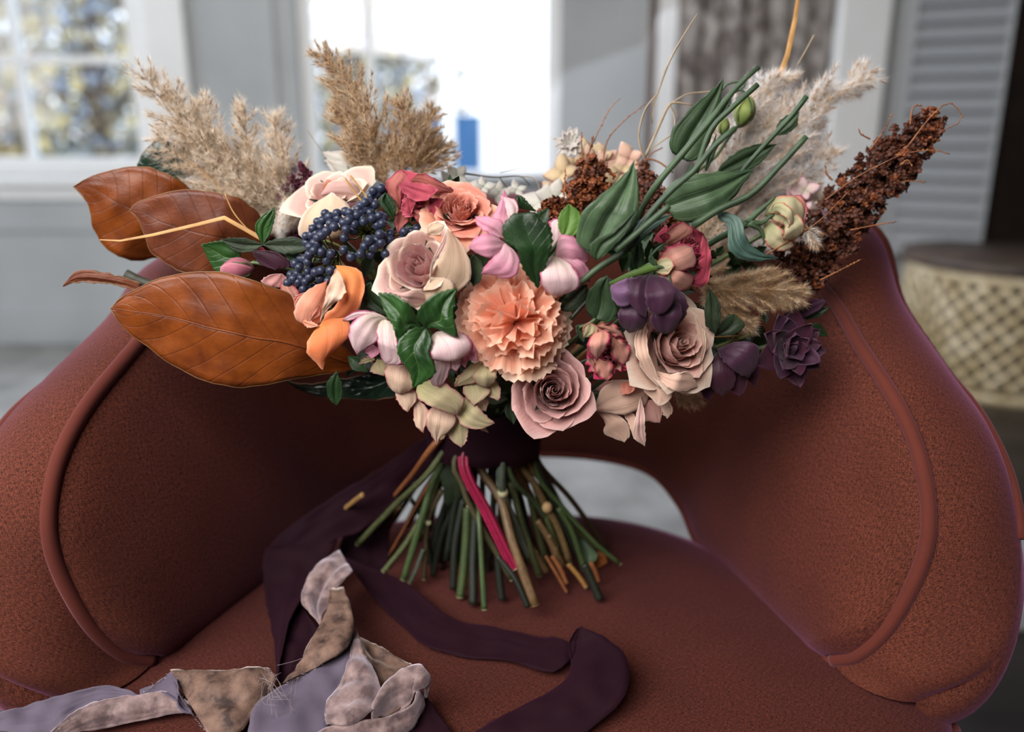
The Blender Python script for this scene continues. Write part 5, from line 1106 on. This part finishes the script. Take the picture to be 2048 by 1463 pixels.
twig('thin pale straw slanting over the shaded leaf at the right', [(1392, 630), (1415, 620), (1440, 608)], .0005, palet, Y=.67, name='straw')
twig('green brown stalk leading to the double plum hellebore', [(1430, 695), (1470, 680), (1505, 665)], .0018, olive, Y=.69)
# ---------------- florets
def floret_cluster(name, label, pts, r, mat, Y, center=None, seed=1, npet=4):
    rr = random.Random(seed); c = P(*pts[0], Y); t = thing(name, label, 'flower', c)
    for (a, b) in pts:
        o = P(a, b, Y+rr.uniform(-.012, .012)); x, y_, z = frame(scr(rr.uniform(-.6, .6), rr.uniform(-.2, .9), 1)); th0 = rr.uniform(0, 6)
        for k in range(npet):
            th = th0+2*pi*k/npet; d = x*cos(th)+y_*sin(th); s = z.cross(d); rows = []; l = r*rr.uniform(.8, 1.2)
            for j in range(6):
                v = j/5; w_ = l*.42*(sin(pi*(.06+.92*v**.85)))**.9; rows.append([o+d*l*v+s*(w_*u)+z*(l*(.25*v-.12*u*u)) for u in (-1, -.4, .4, 1)])
            MB().grid(rows).obj('petal', mat, t, solid=.0003)
    hidden_stem(t, c+V(0, .01, 0), .0014)
floret_cluster('hydrangea', 'dried blush and cream hydrangea behind the rust seed head', [(1125, 345), (1150, 330), (1175, 300), (1200, 315), (1225, 340), (1250, 330), (1110, 385), (1140, 380), (1190, 350), (1230, 370)], .016, m_hyd, .80, seed=4)
floret_cluster('hydrangea', 'pinkish hydrangea florets above the rust seed head', [(1185, 318), (1215, 320), (1240, 335), (1258, 318)], .014, m_blush2, .81, seed=14)
floret_cluster('hydrangea', 'white and olive hydrangea florets along the level dark twig', [(900, 360), (915, 352), (940, 375), (968, 372), (1000, 385), (1035, 378)], .011, m_white, .79, seed=6)
floret_cluster('hydrangea', 'pale cream petals beside the chair back, right of the level twig', [(1085, 400), (1110, 395), (1140, 400)], .020, m_white, .78, seed=7)
ring_flower('small white daisy like bloom hovering at the right side of the middle window', K0, (1140, 290), 34, (-.1, .2, 1), [(11, 1.3, 1.0, .2), (8, .9, .8, .2)], .10, 'white_bloom', mat=m_white, group=None, wid=.22)
floret_cluster('wax_flower', 'small lilac white florets behind the maroon amaranth', [(560, 340), (575, 330), (590, 345), (600, 385), (585, 400), (620, 395), (555, 365), (640, 385)], .009, petal_mat('lilac_white_petal', 'cfc8dc', 'b8a8d0', 'e8e4ee'), .79, seed=9, npet=5)
floret_cluster('stock_flower', 'pale pink florets behind the cream lisianthus', [(1590, 395), (1610, 380), (1600, 420), (1625, 405)], .012, m_pink2, .79, seed=10)

# ---------------- dark filler foliage that closes the gaps
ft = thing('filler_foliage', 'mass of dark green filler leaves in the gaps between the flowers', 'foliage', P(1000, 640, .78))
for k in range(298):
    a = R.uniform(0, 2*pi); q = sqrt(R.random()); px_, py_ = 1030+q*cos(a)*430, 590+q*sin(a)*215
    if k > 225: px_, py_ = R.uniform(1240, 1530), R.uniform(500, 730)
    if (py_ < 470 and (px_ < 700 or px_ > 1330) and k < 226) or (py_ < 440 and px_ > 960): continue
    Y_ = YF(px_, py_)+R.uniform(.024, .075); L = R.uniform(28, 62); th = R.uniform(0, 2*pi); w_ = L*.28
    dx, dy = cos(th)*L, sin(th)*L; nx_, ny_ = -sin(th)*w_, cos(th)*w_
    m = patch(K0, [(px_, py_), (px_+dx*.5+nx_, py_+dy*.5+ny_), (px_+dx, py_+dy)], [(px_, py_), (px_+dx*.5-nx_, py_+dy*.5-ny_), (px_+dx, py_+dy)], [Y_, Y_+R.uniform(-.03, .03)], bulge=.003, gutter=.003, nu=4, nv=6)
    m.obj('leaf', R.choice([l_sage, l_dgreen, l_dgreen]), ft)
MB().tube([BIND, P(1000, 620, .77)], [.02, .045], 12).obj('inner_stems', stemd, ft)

# ---------------- cut stems
def smat(c1, c2, rough=.45): 
    nm = 'stem_'+c1
    if nm in bpy.data.materials: return bpy.data.materials[nm]
    m = NT(nm); n_ = m.noise(m.coord('UV', (9, 1.2, 1)), 1.5, 4); n2 = m.noise(m.coord('Object'), 300, 2)
    m.col(m.mix(m.ramp(m.math('ADD', m.math('MULTIPLY', n_, .7), m.math('MULTIPLY', n2, .3)), [(.4, 0.0), (.62, 1.0)]), c1, c2)); m.bump(n_, .4, .001); m.set(Roughness=rough); return m.m
cutm = plain('cut_end', 'b8b58c', .7); cutt = plain('cut_end_tan', 'a88a5e', .7)
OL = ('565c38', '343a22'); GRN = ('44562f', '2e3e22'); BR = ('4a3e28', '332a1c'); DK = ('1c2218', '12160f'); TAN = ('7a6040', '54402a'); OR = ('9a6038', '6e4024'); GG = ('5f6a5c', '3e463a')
STEMS = [  # K11 pixel path, radius px (K11), colours, pull towards the camera at the cut end (m), label
 ([(700, 100), (560, 290), (420, 450)], (18, 9), OR, .05, 'orange brown tapering'), ([(690, 240), (460, 470), (235, 705)], (15, 15), OL, .05, 'long olive'),
 ([(265, 400), (160, 480), (45, 550)], (13, 13), ('a88450', '7a5a34'), .04, 'short tan straw coloured'), ([(700, 290), (560, 540), (430, 770)], (8, 5), OR, .02, 'thin orange'),
 ([(620, 560), (520, 720), (395, 875)], (14, 14), OL, .03, 'speckled olive'), ([(720, 280), (640, 520), (520, 925)], (20, 18), GRN, .02, 'thick fresh green'),
 ([(755, 370), (670, 570), (645, 920)], (14, 13), BR, .01, 'brownish jointed'), ([(840, 470), (760, 640), (700, 900)], (16, 16), DK, .0, 'blackish slanting'),
 ([(890, 430), (840, 700), (825, 985)], (20, 19), DK, .0, 'blackish teal'), ([(915, 480), (900, 760), (870, 1035)], (22, 22), ('3f4f26', '2b381c'), .0, 'thick moss green'),
 ([(965, 500), (950, 800), (950, 1080)], (22, 24), DK, .0, 'thick near black'), ([(970, 420), (990, 600), (1020, 1112)], (14, 16), GRN, .02, 'straight light green'),
 ([(835, 185), (880, 330), (930, 465), (1060, 700), (1190, 925)], (14, 16), ('4e4a30', '38331f'), .05, 'knuckled brown green'),
 ([(890, 180), (1040, 520), (1205, 858)], (28, 28), ('a01444', '780a30'), .075, 'thick ribbed crimson'), ([(980, 180), (1120, 430), (1190, 680), (1335, 1085)], (22, 26), TAN, .02, 'long grey brown bark'),
 ([(1100, 780), (1210, 920), (1290, 1095)], (14, 17), DK, .02, 'dark stem beside the bark stem,'), ([(1130, 210), (1135, 385), (1200, 560), (1308, 800)], (22, 20), GG, .05, 'shiny grey green jointed'),
 ([(1185, 320), (1260, 600), (1360, 902)], (18, 17), OL, .02, 'shadowed olive'), ([(1200, 190), (1320, 430), (1400, 660)], (18, 17), TAN, .03, 'brown woody'),
 ([(1240, 190), (1330, 330), (1410, 480), (1480, 610), (1550, 820)], (17, 18), ('7a643c', '50402a'), .03, 'knobbly tan and green'), ([(1170, 240), (1340, 460), (1525, 712)], (14, 14), ('46583a', '2f3d28'), .05, 'ribbed dark green'),
 ([(1350, 560), (1430, 690), (1495, 835)], (16, 24), TAN, .03, 'rough brown'), ([(1290, 185), (1400, 350), (1520, 560), (1640, 740)], (14, 12), TAN, .03, 'slim brown'),
 ([(1340, 250), (1500, 470), (1700, 690), (1862, 830)], (14, 11), GRN, .03, 'bright green outermost'), ([(1335, 165), (1560, 430), (1785, 740)], (15, 13), BR, .0, 'dark outer'),
 ([(1480, 480), (1570, 640), (1640, 860)], (15, 16), GRN, .02, 'inner green'), ([(1500, 540), (1620, 650), (1760, 752)], (10, 12), OL, .03, 'slender olive'),
 ([(1400, 780), (1460, 880), (1530, 1002)], (8, 8), OR, .0, 'skinny orange'), ([(1440, 780), (1490, 860), (1528, 945)], (12, 12), OR, .01, 'stubby orange'),
 ([(1540, 830), (1600, 900), (1650, 972)], (13, 12), ('a07a40', '7a5028'), .0, 'golden'), ([(1680, 820), (1710, 880), (1728, 935)], (12, 10), OR, .0, 'little orange outer'),
 ([(1640, 830), (1690, 940), (1735, 1045)], (20, 24), DK, .0, 'thick black stem under the fan at the right,'), ([(1100, 700), (1110, 880), (1130, 1050)], (20, 20), DK, .0, 'dark centre'),
 ([(1065, 190), (1100, 420), (1290, 650)], (18, 16), OL, .0, 'upper inner olive'), ([(640, 740), (600, 850), (555, 945)], (10, 12), GG, .01, 'small grey olive'),
 ([(680, 210), (560, 400), (460, 560)], (13, 13), ('2e3c24', '1c2618'), .0, 'dark green back'), ([(490, 470), (450, 540), (425, 600)], (16, 18), TAN, .0, 'shaded tan back'),
 ([(1260, 640), (1330, 760), (1400, 870)], (15, 20), TAN, .02, 'ragged tan'), ([(800, 400), (790, 700), (760, 860)], (12, 12), DK, -.01, 'thin black back'), ([(1010, 300), (1040, 700), (1050, 900)], (14, 14), DK, -.02, 'hidden dark'),
 ([(1420, 500), (1500, 640), (1560, 830)], (13, 14), GRN, .01, 'leaf green'), ([(560, 420), (640, 560), (700, 880)], (12, 12), DK, -.01, 'dark crossing')]
ends = sorted(range(len(STEMS)), key=lambda i: STEMS[i][0][-1][0]); rank = {i: k+1 for k, i in enumerate(ends)}
ORD = ['', 'first', 'second', 'third', 'fourth', 'fifth', 'sixth', 'seventh', 'eighth', 'ninth', 'tenth', 'eleventh', 'twelfth', 'thirteenth', 'fourteenth', 'fifteenth', 'sixteenth', 'seventeenth', 'eighteenth', 'nineteenth', 'twentieth']
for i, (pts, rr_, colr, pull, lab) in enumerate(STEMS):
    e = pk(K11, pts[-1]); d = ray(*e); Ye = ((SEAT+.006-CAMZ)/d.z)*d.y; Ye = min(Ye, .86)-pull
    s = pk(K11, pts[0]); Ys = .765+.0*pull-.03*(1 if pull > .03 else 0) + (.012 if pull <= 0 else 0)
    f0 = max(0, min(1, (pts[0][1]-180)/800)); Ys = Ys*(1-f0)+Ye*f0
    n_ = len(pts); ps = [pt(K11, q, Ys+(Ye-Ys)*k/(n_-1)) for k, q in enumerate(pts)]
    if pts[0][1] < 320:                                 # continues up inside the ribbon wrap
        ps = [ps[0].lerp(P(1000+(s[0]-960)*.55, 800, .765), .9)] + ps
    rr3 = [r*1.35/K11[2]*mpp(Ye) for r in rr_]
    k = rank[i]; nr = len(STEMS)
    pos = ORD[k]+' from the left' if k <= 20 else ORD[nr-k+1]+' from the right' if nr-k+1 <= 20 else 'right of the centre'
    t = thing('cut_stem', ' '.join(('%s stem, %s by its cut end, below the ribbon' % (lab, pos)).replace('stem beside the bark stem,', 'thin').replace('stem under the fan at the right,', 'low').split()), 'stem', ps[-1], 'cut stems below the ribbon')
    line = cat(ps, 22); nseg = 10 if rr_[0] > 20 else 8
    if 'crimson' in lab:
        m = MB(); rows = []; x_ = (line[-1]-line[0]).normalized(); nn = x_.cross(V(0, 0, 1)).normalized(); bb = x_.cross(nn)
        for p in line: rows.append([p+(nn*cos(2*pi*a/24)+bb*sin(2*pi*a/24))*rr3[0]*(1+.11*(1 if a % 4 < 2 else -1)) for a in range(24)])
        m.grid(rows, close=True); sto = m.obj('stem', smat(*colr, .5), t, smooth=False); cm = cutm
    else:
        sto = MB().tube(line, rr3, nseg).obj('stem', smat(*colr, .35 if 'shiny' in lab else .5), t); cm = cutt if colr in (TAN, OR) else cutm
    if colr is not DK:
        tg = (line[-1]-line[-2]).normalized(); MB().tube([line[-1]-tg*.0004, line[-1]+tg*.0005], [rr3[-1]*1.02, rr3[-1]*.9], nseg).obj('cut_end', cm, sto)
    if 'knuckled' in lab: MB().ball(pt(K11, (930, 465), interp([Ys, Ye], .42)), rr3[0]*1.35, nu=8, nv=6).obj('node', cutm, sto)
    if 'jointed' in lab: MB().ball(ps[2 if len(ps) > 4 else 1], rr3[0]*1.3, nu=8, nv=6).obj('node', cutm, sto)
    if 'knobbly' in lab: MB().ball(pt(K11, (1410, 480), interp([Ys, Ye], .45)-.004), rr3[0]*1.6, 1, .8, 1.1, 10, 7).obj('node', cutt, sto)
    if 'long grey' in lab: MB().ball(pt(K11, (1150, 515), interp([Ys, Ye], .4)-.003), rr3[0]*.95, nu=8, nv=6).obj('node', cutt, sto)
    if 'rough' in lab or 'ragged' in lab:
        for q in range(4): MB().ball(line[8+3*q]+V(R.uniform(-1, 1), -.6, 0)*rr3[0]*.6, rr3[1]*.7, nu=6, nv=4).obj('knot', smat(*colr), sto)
# the many inner stems seen only as a dark thicket between the front ones
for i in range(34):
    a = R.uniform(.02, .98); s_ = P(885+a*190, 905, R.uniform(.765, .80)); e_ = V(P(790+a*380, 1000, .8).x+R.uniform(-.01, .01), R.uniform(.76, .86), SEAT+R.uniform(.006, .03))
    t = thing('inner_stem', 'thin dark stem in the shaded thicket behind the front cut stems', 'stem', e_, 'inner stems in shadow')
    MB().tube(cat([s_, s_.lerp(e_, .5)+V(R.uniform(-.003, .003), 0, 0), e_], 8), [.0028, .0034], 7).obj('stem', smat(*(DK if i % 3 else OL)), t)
def lone(label, K, A, B, mat, Y, name='leaf'):
    return tag(patch(K, A, B, Y, bulge=.004, gutter=.002).obj(name, mat, None, solid=.0005), label, 'leaf', GL)
lone('grey green leaf hanging among the cut stems just under the ribbon', K11, [(720, 170), (705, 230), (760, 330), (775, 460), (870, 432)], [(830, 170), (870, 260), (905, 340), (895, 400), (870, 432)], l_sage, [.765, .76, .77])
lone('pale green folded leaf end at the right of the cut stems', K11, [(1560, 620), (1600, 760), (1635, 872)], [(1580, 600), (1680, 720), (1725, 790), (1635, 872)], l_lis2, [.80, .775])
lone('orange brown curled leaf scrap behind the right cut stems', K11, [(1690, 800), (1720, 850), (1785, 820)], [(1690, 780), (1750, 740), (1785, 820)], m_orange if False else plain('dry_leaf_scrap', '9a5a28', .7), [.80, .80])

# ---------------- ribbons
silk = NT('burgundy_silk'); _w = silk.noise(silk.coord('UV', (120, 3, 1)), 1, 3); _o = silk.noise(silk.coord('Object'), 25, 3)
silk.col(silk.mix(_o, '190610', '230b16')); silk.bump(silk.math('ADD', silk.math('MULTIPLY', _w, .3), _o), .35, .002); silk.set(Roughness=.8)
silk.b.inputs['Sheen Weight'].default_value = .12; silk.b.inputs['Sheen Tint'].default_value = lin('8a4a6a'); silk.b.inputs['Specular IOR Level'].default_value = .12; silk = silk.m
# wrap round the binding: overlapping oval turns
rb = thing('burgundy_ribbon', 'dark burgundy silk ribbon wrapped round the stems with long tails on the seat', 'ribbon', BIND)
WC = P(968, 872, .765)
for k, (dz, hgt, ex, ang) in enumerate(((.006, .018, 0, -.05), (-.001, .016, .0015, .05), (.010, .020, .003, .02), (.006, .024, .004, -.03))):
    rows = []
    for j in range(6):
        v = j/5; row = []
        for i in range(48):
            a = 2*pi*i/48; rx, ry = .051+ex, .030+ex; rx *= (1+.10*(v-.4)); x_ = rx*cos(a); y_ = ry*sin(a)
            row.append(WC+V(x_, y_, dz+(v-.5)*hgt*2+ang*x_+.0012*sin(a*9+j))+V(0, -.0, .0))
        rows.append(row)
    MB().grid(rows, close=True).obj('wrap_turn', silk, rb, solid=.0006)
def rib(A, B, Y, Yb=None, K=K10, h=True, mat=None, par=None, nm='tail_fold', **k):
    d = dict(bulge=.003, nu=14, nv=26, wob=.0018, solid=.0007); d.update(k); so = d.pop('solid')
    return patch(K, A, B, Y, Yb, h=h, **d).obj(nm, mat or silk, par or rb, solid=so)
# left tail leaves the wrap and falls down onto the seat
rib([(900, 40), (760, 120), (600, 235), (400, 350), (160, 520), (72, 610)], [(900, 150), (790, 270), (650, 420), (520, 520), (400, 560), (330, 640)], [.765, .785, .80, .79, .775, .76], h=False, bulge=.006)
rib([(72, 600), (58, 700), (85, 900), (120, 1060), (128, 1235)], [(420, 540), (380, 640), (290, 800), (200, 920), (140, 1120)], [.76, .735, .70, .65, .598], [.775, .75, .71, .67, .625], h=False, bulge=.008)
rib([(240, 830), (180, 930), (135, 1060), (128, 1235)], [(260, 900), (330, 1010), (270, 1120), (200, 1200)], [.012, .006, .004], bulge=.002)
rib([(860, 120), (690, 260), (520, 420), (430, 560), (430, 640), (480, 700)], [(880, 180), (700, 360), (660, 500), (650, 620), (660, 700), (600, 730)], [.79, .80, .82, .79], h=False, bulge=.006)
# right tail lying along the seat
rib([(440, 640), (540, 680), (680, 735), (800, 815), (880, 890), (1000, 945), (1200, 985), (1350, 1015), (1440, 1018), (1510, 1050)],
    [(480, 700), (590, 850), (700, 950), (810, 1055), (900, 1090), (1000, 1110), (1200, 1130), (1330, 1170), (1430, 1180), (1500, 1130)], [.03, .022, .012, .010, .010, .012, .016], [.02, .010, .006, .005, .005, .006, .012], ruf=.0015)
rib([(1505, 1140), (1495, 1060), (1520, 1000), (1556, 966)], [(1530, 1120), (1540, 1040), (1560, 1000), (1556, 966)], [.010, .022, .040], bulge=.002)
rib([(1556, 966), (1650, 1010), (1750, 1090), (1782, 1180), (1765, 1290), (1700, 1370), (1560, 1480)], [(1520, 1130), (1510, 1150), (1490, 1210), (1420, 1270), (1330, 1320), (1200, 1380), (1050, 1470)],
    [.040, .034, .026, .018, .010, .006], [.012, .012, .012, .010, .008, .006], bulge=.008)
rib([(790, 1290), (820, 1285), (870, 1360), (960, 1480)], [(780, 1330), (750, 1400), (740, 1440), (730, 1490)], [.012, .008, .006], bulge=.003)
# crushed taupe velvet ribbon
vv = NT('crushed_velvet'); a_ = vv.noise(vv.coord('Object'), 55, 5, .6); b_ = vv.noise(vv.coord('Object'), 700, 2)
vv.col(vv.mix(vv.ramp(a_, [(.38, 0.0), (.50, .55), (.64, 1.0)]), '301d18', '7c6052')); vv.bump(vv.math('ADD', a_, vv.math('MULTIPLY', b_, .3)), .5, .0015); vv.set(Roughness=.75)
vv.b.inputs['Sheen Weight'].default_value = .9; vv.b.inputs['Sheen Tint'].default_value = lin('e0cfc8'); vv.b.inputs['Sheen Roughness'].default_value = .3; vv = vv.m
vb = fabric('velvet_backing', '6e6474', '4a4250', .5, 'c8c0d8', 1800, .6, .3, .3)
vl = NT('velvet_light'); a_ = vl.noise(vl.coord('Object'), 60, 4, .6); vl.col(vl.mix(vl.ramp(a_, [(.36, 0.0), (.66, 1.0)]), '4a3433', '98807c')); vl.bump(a_, .4, .0015); vl.set(Roughness=.7)
vl.b.inputs['Sheen Weight'].default_value = .9; vl.b.inputs['Sheen Tint'].default_value = lin('e8dcea'); vl = vl.m
vt = thing('velvet_ribbon', 'crumpled taupe crushed velvet ribbon with frayed edges on the front of the seat', 'ribbon', PH(700, 1350, .01))
def vr(A, B, hh, hb=None, mat=vv, nm='fold', **k): return rib(A, B, hh, hb, K=K9, mat=mat, par=vt, nm=nm, **dict(dict(bulge=.006, wob=.0034, nu=16, nv=28, solid=.0012), **k))
vr([(1545, 135), (1450, 200), (1385, 300), (1375, 370), (1430, 440), (1460, 480)], [(1605, 230), (1560, 290), (1520, 330), (1490, 400), (1470, 440), (1460, 480)], [.050, .045, .038, .030], mat=vl, gutter=.010, nm='knot_fold')
vr([(1500, 300), (1490, 400), (1440, 510), (1380, 620), (1340, 680), (1290, 740)], [(1560, 298), (1585, 370), (1610, 470), (1580, 580), (1480, 650), (1290, 740)], [.048, .042, .034, .026, .018], bulge=.012)
vr([(1620, 500), (1560, 580), (1400, 688), (1260, 765), (1160, 850), (1125, 985)], [(1620, 500), (1610, 600), (1565, 730), (1540, 790), (1495, 870), (1490, 985)], [.030, .024, .018, .014, .012], mat=vb, bulge=.004)
vr([(1618, 490), (1590, 620), (1550, 740), (1495, 820), (1478, 880), (1490, 925)], [(1618, 490), (1660, 600), (1735, 765), (1710, 850), (1610, 930), (1490, 925)], [.032, .030, .028, .024, .022], mat=vl, bulge=.010)
vr([(1625, 530), (1700, 568), (1800, 620), (1885, 665)], [(1640, 610), (1690, 710), (1730, 775), (1790, 760)], [.030, .020, .018, .016], bulge=.004)
vr([(1690, 840), (1750, 740), (1840, 672), (1915, 657), (1955, 710), (1955, 800)], [(1690, 900), (1800, 880), (1850, 850), (1885, 800), (1895, 745), (1930, 760)], [.030, .036, .044, .040, .020], [.020, .016, .014, .020, .030, .030], mat=vl, bulge=.012)
vr([(1710, 860), (1760, 790), (1830, 760), (1870, 800)], [(1710, 890), (1780, 880), (1840, 850), (1870, 800)], [.018, .014, .016], bulge=-.004)
vr([(1440, 965), (1520, 925), (1650, 905), (1780, 885), (1870, 840), (1900, 760)], [(1440, 990), (1600, 1000), (1760, 985), (1850, 960), (1920, 880), (1957, 785)], [.018, .024, .026, .030], [.006, .006, .006, .010], mat=vl, bulge=.010)
vr([(775, 682), (880, 684), (1000, 685), (1200, 672), (1252, 705)], [(955, 985), (1020, 985), (1100, 960), (1170, 850), (1240, 770)], [.022, .026, .026, .020], [.006, .006, .008, .014], bulge=.007)
vr([(640, 780), (700, 750), (785, 690), (820, 780), (870, 870)], [(640, 800), (720, 785), (780, 800), (830, 850), (880, 880)], [.014, .018, .022, .012], mat=vb, bulge=.003)
vr([(215, 975), (330, 878), (480, 815), (640, 792), (760, 780), (865, 852)], [(240, 1000), (400, 955), (600, 920), (700, 900), (780, 880), (875, 870)], [.012, .016, .018, .018, .014], [.004, .004, .004, .006], mat=vl, bulge=.010)
vr([(-20, 890), (200, 818), (400, 765), (500, 750), (560, 765), (640, 795)], [(-20, 960), (120, 970), (240, 960), (330, 880), (440, 820), (640, 800)], [.010, .014, .018, .018, .014], [.004, .006, .012, .014], mat=vb, bulge=.003)
# frayed threads along the torn edges
fr = MB(); frm = reedmat('frayed_thread', '9a8c96', 'c0b0b0', .3)
for (A, hh, n_, L) in [([(785, 690), (820, 780), (870, 870), (955, 980)], .016, 90, 20), ([(1620, 505), (1560, 590), (1400, 692), (1300, 745)], .028, 90, 20), ([(420, 830), (330, 885), (250, 960)], .016, 50, 14), ([(640, 790), (700, 750), (785, 685)], .018, 50, 22),
                   ([(1495, 825), (1478, 880), (1490, 925)], .026, 40, 14), ([(1565, 720), (1540, 790)], .028, 24, 16), ([(1200, 672), (1252, 705)], .024, 24, 24), ([(1700, 840), (1690, 900)], .026, 24, 14)]:
    ln = smooth2(A, n_)
    for q in ln:
        a, b = pk(K9, (q.x+R.uniform(-3, 3), q.y+R.uniform(-3, 3))); p = PH(a, b, hh); dd = V(R.gauss(0, 1), R.gauss(0, 1)-.4, R.gauss(0, .6)+.3).normalized(); s = dd.orthogonal().normalized()*.00012
        fr.tri(p-s, p+s, p+dd*L/K9[2]*mpp(.6)*R.uniform(.4, 1.1))
tag(fr.obj('frayed_threads', frm, vt, smooth=False), kind='stuff')
m = MB()
for k in range(9):
    p0 = (1270+R.uniform(-60, 60), 770+R.uniform(-40, 40)); pts = [PH(*pk(K9, (p0[0]+R.uniform(-70, 70), p0[1]+R.uniform(-70, 90)+q*14)), .032+R.uniform(0, .01)) for q in range(5)]
    m.tube(cat(pts, 24), .00014, 3, False)
for A in ([(1180, 715), (1240, 740), (1290, 800), (1330, 770)], [(1260, 660), (1340, 640), (1420, 610)], [(1190, 690), (1230, 760), (1260, 900)]): m.tube(cat([PH(*pk(K9, q), .034) for q in A], 16), .00018, 3, False)
m.obj('loose_thread', frm, vt)
